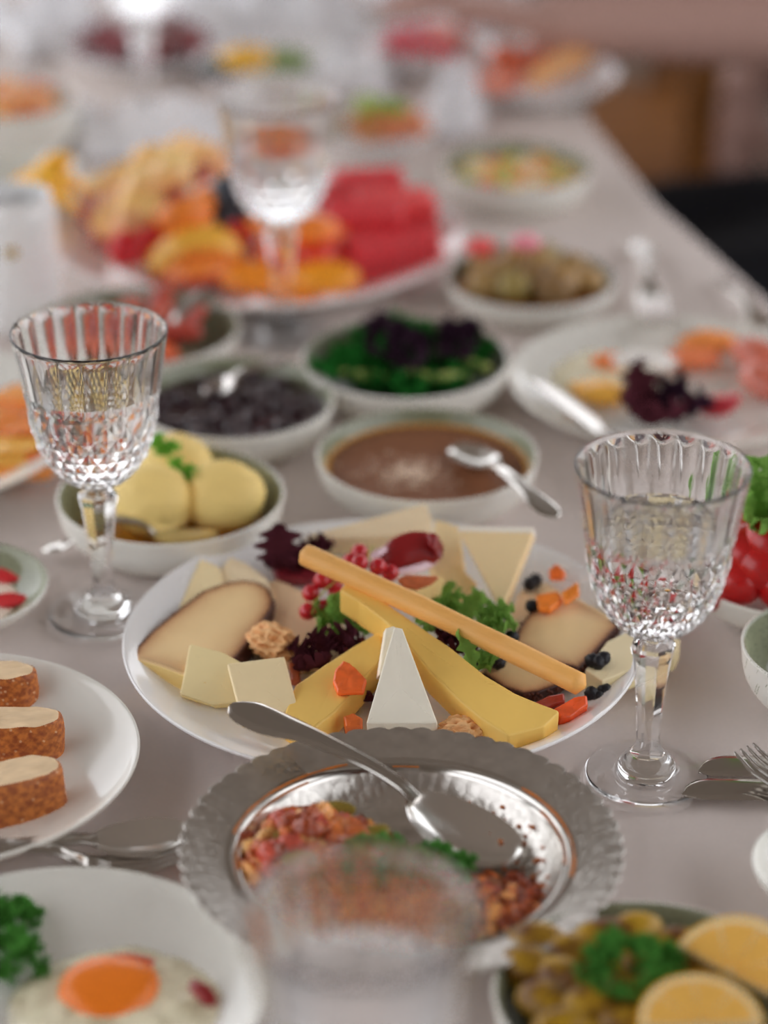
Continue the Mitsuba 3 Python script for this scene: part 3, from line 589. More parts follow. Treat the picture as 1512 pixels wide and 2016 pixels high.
# redcurrants
for lab, pts, stem in (('redcurrant cluster left of the yellow wedges, below the breadstick', [(634, 1143, .034), (612, 1168, .028), (606, 1204, .022), (658, 1152, .030), (640, 1196, .020), (664, 1172, .026)], [(690, 1128, .036), (650, 1150, .033), (615, 1190, .026)]),
                       ('redcurrant cluster above the upper part of the breadstick', [(708, 1088, .044), (708, 1109, .046), (744, 1116, .044), (690, 1106, .040), (768, 1128, .038)], [(735, 1075, .046), (720, 1095, .045), (755, 1120, .043)])):
    k = thing('redcurrant_cluster', lab, 'berries'); 
    for x, y, z in pts: part(k, 'berry', move(ico(3), P(x, y, z), s=.0049), 'currant_skin', True)
    part(k, 'stem', tube(curve(Pz(stem), 2), .0005, 6), 'stem_green')
mat('stem_green', '#8a8a40', .5)
# dark red pickled leaf and onion
mat('red_leaf', '#7a1518', .25, .5); mat('onion_flesh', '#c9b4c0', .3, .5)
def petal(o, name, label, cat, m='red_leaf', wpx=.012, cup=.006):
    pass
k = thing('red_onion_petal', 'curved dark red onion petal with pale inside behind the breadstick', 'onion')
def curl(path, w, thick, cup, seed):
    p = curve(path, 2); n = len(p); t = np.gradient(p, axis=0); V = []
    for i in range(n):
        d = t[i] / np.linalg.norm(t[i]); s = np.array([0, .55, .83]); s = s - d * (s @ d); s /= np.linalg.norm(s); u = np.cross(s, d); u = u * -np.sign(u[1]); ww = w * math.sin(PI * (.06 + .9 * i / (n - 1))) ** .7
        a = np.linspace(-1, 1, 11); tp = p[i] + (a * ww)[:, None] * s + ((1 - a ** 2) * cup)[:, None] * u; V.append(np.vstack([tp, (tp - thick * u)[::-1]]))
    return quads(np.vstack(V), grid_faces(n, 22))
part(k, 'skin', curl(Pz([(745, 1118, .032), (780, 1092, .040), (820, 1080, .042), (850, 1085, .040), (866, 1098, .036)]), .0105, .0016, .003, 1), 'red_leaf', True)
part(k, 'skin', curl(Pz([(842, 1056, .050), (853, 1060, .050), (860, 1078, .045), (858, 1096, .038)]), .0035, .0012, .001, 1), 'red_leaf', True)
part(k, 'flesh', curl(Pz([(782, 1126, .034), (815, 1122, .034), (845, 1112, .034), (866, 1098, .034)]), .0026, .0014, .001, 2), 'onion_flesh', True, label='pale lilac inner layer')
part(k, 'flesh', curl(Pz([(728, 1098, .040), (745, 1088, .042), (762, 1080, .043)]), .0022, .0012, .001, 2), 'onion_flesh', True)
def fruit(name, label, c, r, col, seed, cat='dried fruit', m='dried_fruit', amp=.22, freq=1.6, var=.3, group=None, rz=0, rx=0, flat_=None, sub=3):
    b = blob(r, seed, amp, freq, sub, flat_); v = np.array(b.vertices) / np.broadcast_to(r, 3); a = alb(col)
    cl = a * (1 + var * 2 * (meshkit.fbm(v * 2.2 + seed, 3, seed)[:, None] - .5)); return single(name, move(b, c, rz, rx), m, label, cat, group, True, color=np.clip(cl, 0, 1))
def apricot(label, outline, thick, seed, col='#d2602a'):
    mesh, cl = slab(outline, thick, color=lambda d, t, v: alb(col) * (1 + .5 * (meshkit.fbm(v * 260, 3, seed)[:, None] - .5)), bevel=.0012, rnd=.001, wob=.0009, seed=seed, dens=90)
    single('dried_apricot_piece', mesh, 'dried_fruit', label, 'dried apricot', smooth=True, color=cl)
apricot('orange dried apricot piece lying on the left yellow wedge', Pz([(676, 1298, .0315), (690, 1303, .0315), (722, 1340, .0285), (716, 1362, .0275), (664, 1362, .0275), (655, 1340, .0285), (660, 1318, .030)]), .004, 1, '#dd6228')
apricot('small orange dried apricot cube left of the front feta triangle', Pz([(676, 1410, .020), (695, 1402, .021), (714, 1412, .020), (712, 1432, .017), (680, 1434, .017)]), .011, 2, '#c4602a')
apricot('orange apricot twist on the right smoked cheese slice, its left half', Pz([(1056, 1170, .027), (1100, 1162, .027), (1108, 1178, .026), (1085, 1200, .0245), (1060, 1200, .0245)]), .0045, 3, '#e07a28')
apricot('orange apricot twist on the right smoked cheese slice, its upright right half', Pz([(1105, 1165, .028), (1138, 1143, .032), (1140, 1168, .029), (1110, 1188, .026)]), .004, 4, '#e0802a')
apricot('small orange apricot piece at the back right of the platter', Pz([(1080, 1120, .026), (1096, 1108, .028), (1114, 1124, .026), (1108, 1136, .023), (1082, 1136, .023)]), .006, 5, '#d8692a')
apricot('red-orange apricot chunk at the front right below the end of the breadstick', Pz([(1088, 1395, .020), (1110, 1384, .021), (1130, 1372, .0225), (1156, 1368, .023), (1158, 1388, .020), (1124, 1412, .017), (1104, 1415, .0165)]), .010, 6, '#cf5226')
apricot('dark red dried tomato strip beside the red-orange apricot chunk', Pz([(1036, 1388, .0185), (1080, 1370, .019), (1112, 1362, .020), (1114, 1380, .0175), (1070, 1398, .0155)]), .005, 7, '#8e3a2c')
apricot('brownish red dried tomato piece resting on the small yellow cheese corner', Pz([(780, 1140, .045), (800, 1132, .046), (868, 1134, .0455), (850, 1150, .042), (820, 1162, .039), (795, 1155, .041)]), .0035, 8, '#a55a3a')
apricot('dark red dried tomato under the red lettuce behind the breadstick', Pz([(535, 1115, .016), (600, 1108, .016), (640, 1125, .014), (615, 1142, .012), (545, 1140, .012)]), .006, 9, '#6d2028')
apricot('reddish brown dried tomato below the walnut', Pz([(568, 1298, .014), (590, 1310, .0135), (592, 1340, .0115), (572, 1338, .0115)]), .005, 10, '#8e4426')
def walnut(label, c, r, seed, rz):
    m = ico(5); v = np.array(m.vertices); q = v * [1.0, 1.0, 1.1]
    n1 = meshkit.fbm(q * 3.4 + seed, 3, seed); ridge = 1 - np.abs(meshkit.fbm(q * 2.2 + 9 + seed, 3, seed + 2) - .5) * 4.2
    gap = np.exp(-(v[:, 1] / .10) ** 2) * .22
    v = v * (1 + .62 * (n1 - .5) + .20 * ridge - gap)[:, None] * r
    cl = alb('#b07c4e') + (alb('#d9ae7c') - alb('#b07c4e')) * np.clip(ridge, 0, 1)[:, None]; cl = cl * (.75 + .5 * n1[:, None])
    single('walnut_kernel', move(trimesh.Trimesh(v, m.faces, process=False), c, rz, .25), 'dry_food', label, 'walnut', smooth=True, color=np.clip(cl, 0, 1))
walnut('brown walnut half beside the left smoked cheese slice', P(536, 1262, .019), (.0125, .0088, .0085), 2, -.6)
walnut('brown walnut piece at the front right of the feta triangle', P(912, 1440, .0135), (.0125, .0075, .0070), 5, .1)
for x, y, z, gr in [(1060, 1432, .010, 'a'), (1078, 1416, .011, 'a'), (1070, 1428, .016, 'a'), (1084, 1428, .010, 'a'), (1165, 1366, .0145, 'b'), (1190, 1360, .0145, 'b'), (1178, 1374, .013, 'b'),
                    (1166, 1300, .024, 'c'), (1188, 1296, .025, 'c'), (1178, 1304, .024, 'c'), (1048, 1194, .021, 'd'), (1008, 1254, .021, 'd'), (968, 1302, .020, 'e'), (982, 1304, .019, 'e'), (975, 1296, .023, 'e'), (928, 1302, .018, 'e'), (938, 1306, .018, 'e'),
                    (1043, 1150, .016, 'f'), (1054, 1142, .016, 'f')]:
    lab = {'a': 'black currant at the front end of the curved yellow wedge', 'b': 'black currant beside the lower end of the breadstick', 'c': 'black currant on the ivory block by the right smoked slice', 'd': 'single black currant beside the smoked slice above the breadstick',
           'e': 'black currant under the breadstick near the green shred', 'f': 'black currant behind the small apricot at the back right'}[gr]
    single('black_currant', move(blob(.0040, int(x), .22, 2.5, 2), P(x, y, z)), 'black_berry', lab, 'currant', 'black currants on the platter: ' + lab[14:], smooth=True)

# ------------------------------------------------------------------ scrambled eggs with tomato in the pewter dish
def lumps(cx, cy, n, ext, seed, cols, hh, size, dent=None, z0=.008):
    g = np.random.default_rng(seed); ms, cs = [], []
    for i in range(n):
        a = g.uniform(0, 2 * PI); q = math.sqrt(g.uniform(0, 1)); x, y = q * math.cos(a) * ext[0], q * math.sin(a) * ext[1]
        z = z0 + hh * (1 - q ** 2) * g.uniform(.25, 1); s = size * g.uniform(.5, 1.25)
        b = move(blob((s, s * g.uniform(.6, 1), s * g.uniform(.5, .9)), i + seed, .55, 2.2, 2), (cx + x, cy + y, z), g.uniform(0, 6), g.uniform(-.6, .6))
        c = alb(cols[g.integers(len(cols))]) * g.uniform(.75, 1.15); cs.append(np.tile(np.clip(c, 0, 1), (len(b.vertices), 1)) * (.8 + .4 * g.uniform(0, 1, (len(b.vertices), 1)))); ms.append(b)
    return cat_(ms), np.clip(np.vstack(cs), 0, 1)
egg_cols = ['#ae5a2c', '#bb6a36', '#944522', '#c88a4c', '#80381f', '#d09c5c', '#a25c2e', '#ae4a3a']
p0 = P(610, 1700, .014)
k = thing('scrambled_eggs', 'tomato and pepper scrambled eggs heaped in the pewter dish', 'food'); labels[k]['kind'] = 'stuff'
m_, c_ = lumps(p0[0], p0[1], 700, (.044, .044), 3, egg_cols, .027, .0062); part(k, 'heap', m_, 'moist_food', True, color=c_, kind='stuff')
p1 = P(985, 1780, .010)
m_, c_ = lumps(p1[0], p1[1], 160, (.030, .020), 4, egg_cols[:5] + ['#7d4a2c'], .007, .0045, z0=.010); part(k, 'heap', m_, 'moist_food', True, color=c_, kind='stuff')
p2 = P(800, 1790, .010)
m_, c_ = lumps(p2[0], p2[1], 260, (.050, .026), 5, egg_cols, .010, .0055); part(k, 'heap', m_, 'moist_food', True, color=c_, kind='stuff')
g = np.random.default_rng(33); ms = []
for i in range(70):
    a = g.uniform(-.9, 1.2); rr = g.uniform(.050, .073); z = np.interp(rr, [.045, .060, .070, .0745], [.0065, .0085, .0155, .0225]); q = g.uniform(.0006, .0019)
    ms.append(move(blob((q * 1.3, q, q * .5), i, .3, 2, 1), (MC[0] + rr * math.cos(a), MC[1] + rr * math.sin(a), z + .0004), a))
part(k, 'crumb', cat_(ms), 'residue', True, label='small orange-brown crumbs stuck to the pewter wall', kind='stuff')
ms = [move(blob((q * 1.4, q, q * .4), 9 + i, .3, 2, 2), P(x, y, z)) for i, (x, y, z, q) in enumerate([(940, 1632, .0150, .0022), (965, 1640, .0152, .0012), (928, 1665, .0118, .0010), (905, 1682, .0108, .0024), (880, 1690, .0112, .0018), (955, 1690, .0118, .0011), (985, 1655, .0155, .0009)])]
part(k, 'crumb', cat_(ms), 'residue', True, label='orange food bits in the spoon bowl', kind='stuff'); mat('residue', '#a05a2a', .3)
mat('olive_pepper', '#6f5f22', .2, .5)
for i, (x, y, z, rz) in enumerate([(565, 1640, .028, .9), (668, 1592, .024, -.2), (705, 1655, .027, -.3), (735, 1640, .026, .4), (590, 1690, .031, .1)]):
    part(k, 'pepper_piece', move(blob((.0085, .0042, .0022), i, .2, 1.5, 3), P(x, y, z), rz, .5), 'olive_pepper', True, label='olive green pepper piece')
single('parsley_sprig', sprig(P(745, 1700, .030), .014, .008, 60, 5, .0065), 'parsley_green', 'curled parsley sprig left of the spoon bowl in the pewter dish', 'parsley', smooth=True)
single('parsley_sprig', sprig(P(850, 1722, .024), .017, .007, 60, 6, .006), 'parsley_green', 'chopped parsley against the front of the spoon bowl in the pewter dish', 'parsley', smooth=True)

# ------------------------------------------------------------------ front left plate: fried egg
def fried_egg(c, r, yolk, yc, label, seed, ylab='glossy orange yolk'):
    k = thing('fried_egg', label, 'egg'); n, m = 24, 96; V = []; th = np.arange(m) * 2 * PI / m; C = []
    edge = r * (1 + .28 * (meshkit.fbm(np.stack([np.cos(th) * 1.6, np.sin(th) * 1.6, th * 0 + seed], 1), 3, seed) - .5))
    for i in range(n + 1):
        s = i / n; z = .0042 * (1 - s ** 5) ; q = np.stack([c[0] + edge * s * np.cos(th), c[1] + edge * s * np.sin(th), np.full(m, c[2] + z)], 1)
        q[:, 2] += .0035 * (meshkit.fbm(q * 90, 3, seed) - .5) * min(1, (1.02 - s) * 5); V.append(q)
        f = meshkit.fbm(q * 160, 3, seed + 1)[:, None]; C.append(alb('#d2cbb0') * (1 - np.clip(f - .45, 0, 1) * 1.2) * (1 - .25 * s ** 8) + alb('#b08a3a') * .25 * np.clip(f - .5, 0, 1) * 2)
    part(k, 'egg_white', quads(np.vstack(V)[::-1], grid_faces(n + 1, m)), 'moist_food', True, color=np.clip(np.vstack(C)[::-1], 0, 1))
    y = blob((yolk, yolk * .93, yolk * .36), seed, .06, 1.5, 4); part(k, 'yolk', move(y, (yc[0], yc[1], c[2] + .004)), 'yolk_skin', True, label=ylab)
    return k
mat('yolk_skin', '#dd7422', .22, .3)
ec = P(235, 2010, .008); fried_egg(ec, .052, .0225, P(215, 1950, .010), 'fried egg with orange yolk on the front left plate', 3)
k = thing('bacon_bit', 'dark red bit on the right edge of the front left fried egg', 'food'); part(k, 'body', move(blob((.004, .010, .003), 3, .3, 2, 3), P(400, 1955, .013), .6), 'red_leaf', True)
fruit('red_pepper_bit', 'small dark red pepper bit behind the egg yolk at the front left', P(250, 1893, .014), (.013, .004, .003), '#a8422a', 4, 'food')
for i, (x, y, s) in enumerate([(10, 1830, .012), (25, 1905, .013)]):
    single('parsley_sprig', sprig(P(x, y, .008), s, .012, 40, 20 + i, .008), 'parsley_green', ['green parsley sprig at the left edge of the fried egg plate, farther one', 'green parsley sprig at the left edge of the fried egg plate, nearer one'][i], 'parsley', smooth=True)

# ------------------------------------------------------------------ bread
def bread(label, tl, tr, h, tilt, seed, ext):
    """tl, tr: ends of the near crust's upper edge (points); the cut face lies back behind it"""
    k = thing('bread_slice', label, 'bread', 'sliced loaf on the left plate')
    A, B = np.array(tl), np.array(tr); X = (B - A); L = np.linalg.norm(X); X /= L
    n = 64; th = np.linspace(0, 2 * PI, n, endpoint=False)
    # cross outline of the slice: crust loop in local (x along, y back), thickness along z
    a, b = L / 2, ext
    ox = a * np.sign(np.cos(th)) * np.abs(np.cos(th)) ** .55; oy = b * np.sign(np.sin(th)) * np.abs(np.sin(th)) ** .7
    Y = np.array([-X[1], X[0], 0]); Y = Y * math.cos(tilt) + np.array([0, 0, 1]) * math.sin(tilt); Z = np.cross(X, Y)
    c = (A + B) / 2 + Y * b * .98 - Z * h / 2
    V = []; C = []; g = lambda v: meshkit.fbm(v * 130, 3, seed)
    lay = [(s, h / 2) for s in np.linspace(.03, .94, 10)] + [(.985, h * .46), (1, h * .38)] + [(1.0 + .012 * math.sin(PI * t), h * (.38 - .76 * t)) for t in np.linspace(.12, .88, 6)] + [(1, -h * .38), (.985, -h * .46)] + [(s, -h / 2) for s in np.linspace(.94, .03, 5)]
    for s, z in lay:
        v = c + (ox * s)[:, None] * X + (oy * s)[:, None] * Y + z * Z
        crumb = s < .96
        nn = g(v); v = v + ((nn - .5) * (.0035 if crumb else .0012))[:, None] * Z * np.sign(z + 1e-9) + (0 if crumb else 1) * ((meshkit.fbm(v * 60, 2, seed) - .5) * .003)[:, None] * ((ox / a)[:, None] * X + (oy / b)[:, None] * Y)
        V.append(v)
    V = np.array(V); f = grid_faces(len(lay), n); lv = f[:, 0] // n
    crust = (lv >= 9) & (lv <= 19)
    vv = V.reshape(-1, 3)
    cc = meshkit.fbm(vv * 150, 4, seed + 3)[:, None]
    cf = np.clip((cc - .32) * 2.4, 0, 1); ccol = alb('#7a3a1c') * (1 - cf) + alb('#b5713c') * cf; sp = meshkit.noise(vv * 420, seed)[:, None]; ccol = np.where(sp > .84, alb('#dcb890'), ccol)
    bcol = alb('#b49e80') * (.72 + .5 * cc)
    for nm, sel, mt, colr in (('crumb', ~crust, 'bread_crumb', bcol), ('crust', crust, 'bread_crust', ccol)):
        q = quads(vv, f[sel]); part(k, nm, q, mt, True, color=np.clip(colr, 0, 1), label={'crust': 'browned speckled crust', 'crumb': 'pale crumb'}[nm])
def bslice(label, p, q, h, seed, ext, tilt): bread(label, P(*p), P(*q), h, tilt, seed, ext)
mat('bread_inner', '#c3a888', .9)
bslice('nearest bread slice, with the crust towards the front', (-150, 1582, .028), (136, 1520, .028), .030, 1, .0145, -.12)
bslice('middle bread slice of three at the left edge', (-160, 1442, .0265), (122, 1430, .0265), .028, 2, .0135, -.10)
bslice('farthest bread slice, only its end in view', (-200, 1342, .026), (68, 1338, .026), .027, 3, .0125, -.08)

# ------------------------------------------------------------------ potatoes and lemon bowl
g = np.random.default_rng(12)
pot = [(1060, 1860, .024), (1040, 1905, .024), (1130, 1880, .025), (1185, 1850, .028), (1250, 1840, .030), (1110, 1930, .026), (1075, 1975, .025), (1170, 1985, .030), (1150, 1950, .026), (1240, 1965, .028), (1330, 1870, .028), (1385, 1895, .028), (1235, 2030, .030), (1110, 2030, .028), (1320, 1920, .024), (1270, 1900, .024), (1090, 1890, .020), (1200, 1925, .020), (1360, 1950, .022), (1410, 1970, .022), (1160, 2060, .028), (1320, 2010, .022)]
for i, (x, y, z) in enumerate(pot):
    b = blob((.0142, .0110, .0095), i, .10, 1.3, 3); v = np.array(b.vertices) / .011; f = np.clip(meshkit.fbm(v * 1.3 + i, 3, i) * 2.6 - .85 + .25 * v[:, 2], 0, 1)[:, None]
    cl = alb('#9c7a18') * (1 - f) + alb('#563412') * f
    single('roasted_potato', move(b, P(x, y, z), g.uniform(-.8, .8), g.uniform(-.3, .3)), 'roasted_skin', 'roasted baby potato in the front right bowl', 'potato', 'roasted potatoes in the front right bowl', True, color=np.clip(cl, 0, 1))
single('parsley_sprig', sprig(P(1240, 1915, .036), .020, .007, 70, 30, .0075), 'parsley_green', 'parsley sprig on the roasted potatoes at the front right', 'parsley', smooth=True)
def lemon(label, c, r, rz, rx, seed):
    k = thing('lemon_slice', label, 'lemon'); n = 60
    def disk(r0, r1, z0, z1): return [(r0, z0), (r1, z0), (r1, z1), (r0, z1)]
    a = np.linspace(-.02, PI + .02, n)
    def sector(r0, r1, a0, a1, h, nn=24):
        t = np.linspace(a0, a1, nn); pts = [(r1 * math.cos(x), r1 * math.sin(x)) for x in t] + [(r0 * math.cos(x), r0 * math.sin(x)) for x in t[::-1]]
        return trimesh.creation.extrude_polygon(sg.Polygon(pts).buffer(0), h, engine='earcut')
    M = lambda m: move(m, c, rz, rx)
    part(k, 'peel', M(sector(r * .955, r, 0, PI * 2 * .5, .0050, 48)), 'lemon_peel')
    part(k, 'pith', M(move(sector(r * .86, r * .955, 0, PI, .0052, 48), (0, 0, -.0001))), 'lemon_pith')
    for i in range(4): part(k, 'segment', M(move(sector(r * .06, r * .85, i * PI / 4 + .03, (i + 1) * PI / 4 - .03, .0054), (0, 0, -.0002))), 'lemon_flesh')
    part(k, 'membrane', M(move(sector(.0001, r * .87, 0, PI, .0046, 40), (0, 0, .0002))), 'lemon_pith')
mat('lemon_peel', '#d9a72c', .3); mat('lemon_pith', '#dcc79a', .6); mat('lemon_flesh', '#c79a4a', .15, .5)
lemon('lemon half-slice lying flat at the very front of the potato bowl', P(1378, 2030, .036), .0265, .05, .25, 1)
lemon('lemon half-slice standing at the right side of the potato bowl', P(1440, 1925, .036), .0285, -.75, .45, 2)

# ------------------------------------------------------------------ small bowls' contents
def disc(c, r, z, seed, amp=.0008, rings=30, m=120):
    V = []; th = np.arange(m) * 2 * PI / m
    for i in range(rings + 1):
        s = max(i / rings, .002); q = np.stack([c[0] + r * s * np.cos(th), c[1] + r * s * np.sin(th), np.full(m, z)], 1); q[:, 2] += amp * 2 * (meshkit.fbm(q * 60 + seed, 3, seed) - .5) * min(1, (1 - s) * 6); V.append(q)
    return quads(np.vstack(V)[::-1], grid_faces(rings + 1, m))
k = thing('sesame_sauce', 'brown tahini sauce sprinkled with pale sesame in its bowl', 'sauce'); labels[k]['kind'] = 'stuff'
sm = disc(sauce_c, sauce_R * .91, .0205, 2, .0005); part(k, 'sauce', sm, 'brown_sauce', True); mat('brown_sauce', '#6a4530', .38, .22)
part(k, 'oil_edge', lathe([(sauce_R * .925, .0222), (sauce_R * .91, .0209), (sauce_R * .875, .0207), (sauce_R * .875, .0196), (sauce_R * .90, .0196)], 120, sauce_c), 'amber_oil', label='amber oil ring at the edge'); mat('amber_oil', '#a5742a', .1, .5)
ms = []
for i in range(260):
    a, q = RNG.uniform(0, 6.28), abs(RNG.normal(0, .014)); pc = P(830, 930, .0208); ms.append(move(blob((.0012, .0008, .0005), i, .2, 2, 1), (pc[0] - .006 + q * math.cos(a) * 1.2, pc[1] + q * math.sin(a), .0210), a))
part(k, 'sesame_seeds', cat_(ms), 'sesame', True, label='pale sesame seeds', kind='stuff'); mat('sesame', '#b5a08c', .5)
# jam
k = thing('berry_jam', 'dark purple berry jam with glossy berries in its bowl', 'jam'); labels[k]['kind'] = 'stuff'
part(k, 'syrup', disc(jam_c, jam_R * .91, .0205, 4, .0012), 'dark_jam', True); mat('dark_jam', (.022, .006, .010), .06, .5)
ms = []
for i in range(46):
    a, q = RNG.uniform(0, 6.28), math.sqrt(RNG.uniform()) * jam_R * .78; ms.append(move(blob((.007, .006, .005), i, .15, 2, 3), (jam_c[0] + q * math.cos(a), jam_c[1] + q * math.sin(a), .021), a))
part(k, 'berries', cat_(ms), 'dark_jam', True, kind='stuff')
# green leaves
specs = []
k = thing('braised_greens', 'dark green cooked leaves and stalks filling the cream bowl', 'vegetable'); labels[k]['kind'] = 'stuff'
ms = []
for i in range(46):
    a, q = RNG.uniform(0, 6.28), math.sqrt(RNG.uniform()) * green_R * .66; b = RNG.uniform(0, 6.28)
    ms.append(ruffle((green_c[0] + q * math.cos(a), green_c[1] + q * math.sin(a), .020 + .014 * (1 - q / green_R) * RNG.uniform(.4, 1)), (math.cos(b), math.sin(b), .1), .030, .011, .003, 2, .15, 300 + i, 14, 7, .1))
part(k, 'leaves', cat_(ms), 'spinach_green', True, kind='stuff')
part(k, 'base', disc(green_c, green_R * .88, .019, 6, .002), 'deep_green', True); mat('deep_green', (.012, .06, .014), .3)
mat('pale_stalk', '#8f9a56', .3)
for i, (x, y, x2, y2) in enumerate([(660, 735, 760, 745), (770, 725, 860, 748), (880, 705, 965, 728), (840, 748, 920, 740)]):
    part(k, 'stalk', tube(curve([P(x, y, .026), P((x + x2) / 2, (y + y2) / 2 - 3, .030), P(x2, y2, .026)], 2), .0032, 10), 'pale_stalk', True, label='pale green stalk')
for i, (x, y, l) in enumerate([(745, 665, 'dark purple leaf on the left of the braised greens'), (790, 690, 'dark purple leaf in the middle of the braised greens'), (890, 668, 'dark purple leaf on the right of the braised greens')]):
    leafy('purple_basil', l, ['purple_leaf'], [(P(x - 20, y + 25, .033), (.6, .5, .05), .034, .014, .003, 2, .2, 400 + i), (P(x + 25, y + 10, .034), (-.3, .6, .05), .028, .013, .003, 2, .2, 410 + i), (P(x, y + 30, .034), (.3, -.5, .05), .02, .012, .003, 2, .2, 420 + i)], cat='leaf')
leafm('purple_leaf', (.035, .016, .030), .3)
# butter balls
for i, (x, y, r, l) in enumerate([(300, 985, .0255, 'butter ball at the front left of the bowl, behind the goblet stem'), (437, 975, .0250, 'butter ball at the front right of the bowl'), (345, 915, .0225, 'butter ball at the back of the bowl, behind the other two')]):
    z = .008 + r * .82; fruit('butter_ball', l, P(x, y, z), (r * 1.03, r, r * .82), '#e2c67c', 40 + i, 'butter', 'dry_food', .09, 1.4, .06, sub=4)
for i, (x, y, z, l) in enumerate([(362, 948, .040, 'mint leaf between the butter balls'), (325, 900, .044, 'mint leaf on the back butter ball')]):
    leafy('mint_leaf', l, ['mint_green'], [(P(x, y, z), (-.4, .7, .2), .016, .007, .002, 2, .3, 60 + i), (P(x, y, z), (.6, .3, .2), .012, .006, .002, 2, .3, 62 + i)], cat='leaf')
single('melted_butter', disc(but_c, but_R * .80, .0115, 8, .0004), 'amber_oil', 'thin yellow oil on the floor of the butter bowl', 'oil', smooth=True, kind='stuff')
# sausages
for i in range(13):
    a = i * 2.4; q = saus_R * .68 * math.sqrt((i + .5) / 13); b = RNG.uniform(0, 3.1); s = blob((.020, .0085, .0085), i, .06, 1.2, 3)
    fruit('red_sausage', 'short red sausage in the bowl behind the left goblet', (saus_c[0] + q * math.cos(a), saus_c[1] + q * math.sin(a), .017 + .010 * (1 - q / saus_R) + .003 * (i % 3)), (.021, .0085, .0085), ['#a8432a', '#b5502c', '#8f3428'][i % 3], i, 'sausage', 'moist_food', .08, 1.3, .25, 'red sausages in the bowl', b)
# radish plate
for i, (x, y, rx_, l) in enumerate([(18, 1128, .0115, 'red radish slice at the left edge, farther one'), (18, 1178, .0100, 'red radish slice at the left edge, nearer one')]):
    apricot_o = [np.array(P(x, y, .0095)) + [rx_ * math.cos(t) * (1 + .2 * math.cos(2 * t)), rx_ * .8 * math.sin(t), 0] for t in np.linspace(0, 6.28, 18, endpoint=False)]
    mesh, cl = slab(apricot_o, .0022, color=lambda d, t, v: alb('#b81f26') + 0 * d, dens=50); single('radish_slice', mesh, 'moist_food', l, 'radish', smooth=True, color=cl)
single('radish_base', disc(rad_c, rad_R * .68, .0068, 11, .0006), 'dip_white', 'pale creamy spread under the radish slices on the left plate', 'dip', smooth=True, kind='stuff'); mat('dip_white', '#c2b4a6', .35)
# salmon plate
for i, (x, y, z) in enumerate([(20, 790, .016), (62, 775, .018), (-20, 830, .016), (45, 830, .022), (80, 850, .016), (10, 870, .018), (55, 890, .014), (25, 925, .012), (-30, 900, .016)]):
    o = [np.array(P(x, y, z)) + [.026 * math.cos(t + i) , .013 * math.sin(t + i) * (1 + .3 * math.cos(t)), .006 * math.sin(t * 2 + i)] for t in np.linspace(0, 6.28, 20, endpoint=False)]
    mesh, cl = slab(o, .003, color=plain(['#cf7a3e', '#d98f45', '#d3a04a'][i % 3], .15), wob=.0015, seed=i, dens=60); single('salmon_slice', mesh, 'moist_food', 'orange fish slice on the left edge plate', 'fish', 'orange slices on the left plate', True, color=cl)

# tomatoes right
g = np.random.default_rng(5)
for i, (x, y, z) in enumerate([(1452, 1140, .030), (1500, 1110, .040), (1400, 1150, .026), (1545, 1150, .030), (1470, 1085, .044), (1425, 1100, .036), (1520, 1065, .052), (1380, 1110, .028), (1560, 1090, .045), (1450, 1055, .040), (1600, 1140, .030), (1620, 1098, .034), (1660, 1125, .028), (1590, 1060, .048), (1640, 1070, .036), (1560, 1040, .050), (1690, 1085, .030)]):
    fruit('cherry_tomato', 'glossy red tomato behind the right goblet', P(x, y, z), (.0165, .0165, .015), '#a01414', 70 + i, 'tomato', 'moist_food', .05, 1.2, .2, 'tomatoes behind the right goblet')
leafy('rocket_leaves', 'green leaves on top of the tomatoes behind the right goblet', ['frisee_green'], [(P(1490, 1050, .058), (-.3, .3, 1.), .045, .010, .004, 3, .2, 71), (P(1510, 1040, .060), (.2, .3, 1.), .050, .011, .004, 3, .2, 72), (P(1500, 1055, .058), (.6, -.3, .7), .04, .012, .004, 3, .2, 73), (P(1480, 1040, .055), (-.7, .2, .7), .03, .010, .004, 3, .3, 74)], cat='leaf')

# breakfast plate at the right
ec = P(1190, 735, .008); fried_egg(ec, .040, .014, P(1205, 718, .010), 'broken fried egg on the plate with the tomato half', 9, 'runny orange yolk')
fruit('yolk_smear', 'runny yellow yolk spill beside the broken fried egg', P(1180, 770, .012), (.017, .022, .003), '#dba23c', 3, 'egg', 'moist_food', .3, 1.4, .15, rz=.5)
fruit('egg_white_fold', 'white folded egg piece at the right of the broken egg', P(1270, 712, .016), (.022, .012, .007), '#dcd8d2', 5, 'egg', 'moist_food', .3, 1.5, .05)
leafy('red_lettuce', 'dark purple lettuce leaf on the plate below the broken fried egg', ['lollo_red', 'purple_leaf'], [(P(1265, 805, .016), (-.1, .7, .45), .032, .012, .004, 3, .3, 81), (P(1300, 815, .012), (.5, .5, .3), .030, .014, .005, 3, .3, 82), (P(1280, 830, .012), (-.5, -.3, .3), .03, .016, .005, 3, .3, 83), (P(1320, 835, .012), (.8, -.1, .3), .032, .016, .005, 3, .3, 84), (P(1290, 840, .012), (.2, -.6, .3), .03, .018, .005, 3, .3, 85)])
def tomato_half(label, c, r, rz, rx):
    k = thing('tomato_half', label, 'tomato'); b = blob((r, r * .9, r * .8), 4, .04, 1.2, 4); v = np.array(b.vertices); v[:, 2] = np.minimum(v[:, 2], 0); part(k, 'skin', move(trimesh.Trimesh(v, b.faces, process=False), c, rz, rx), 'tomato_skin', True)
    part(k, 'cut_face', move(disc((0, 0), r * .93, .0006, 3, .0008), c, rz, rx), 'tomato_flesh', True, label='pale pink cut face')
mat('tomato_skin', '#9c1626', .15, .5); mat('tomato_flesh', '#b8626c', .2, .5)
tomato_half('dark red tomato half with pink cut face on the right plate', P(1410, 782, .024), .0165, .3, -.35)
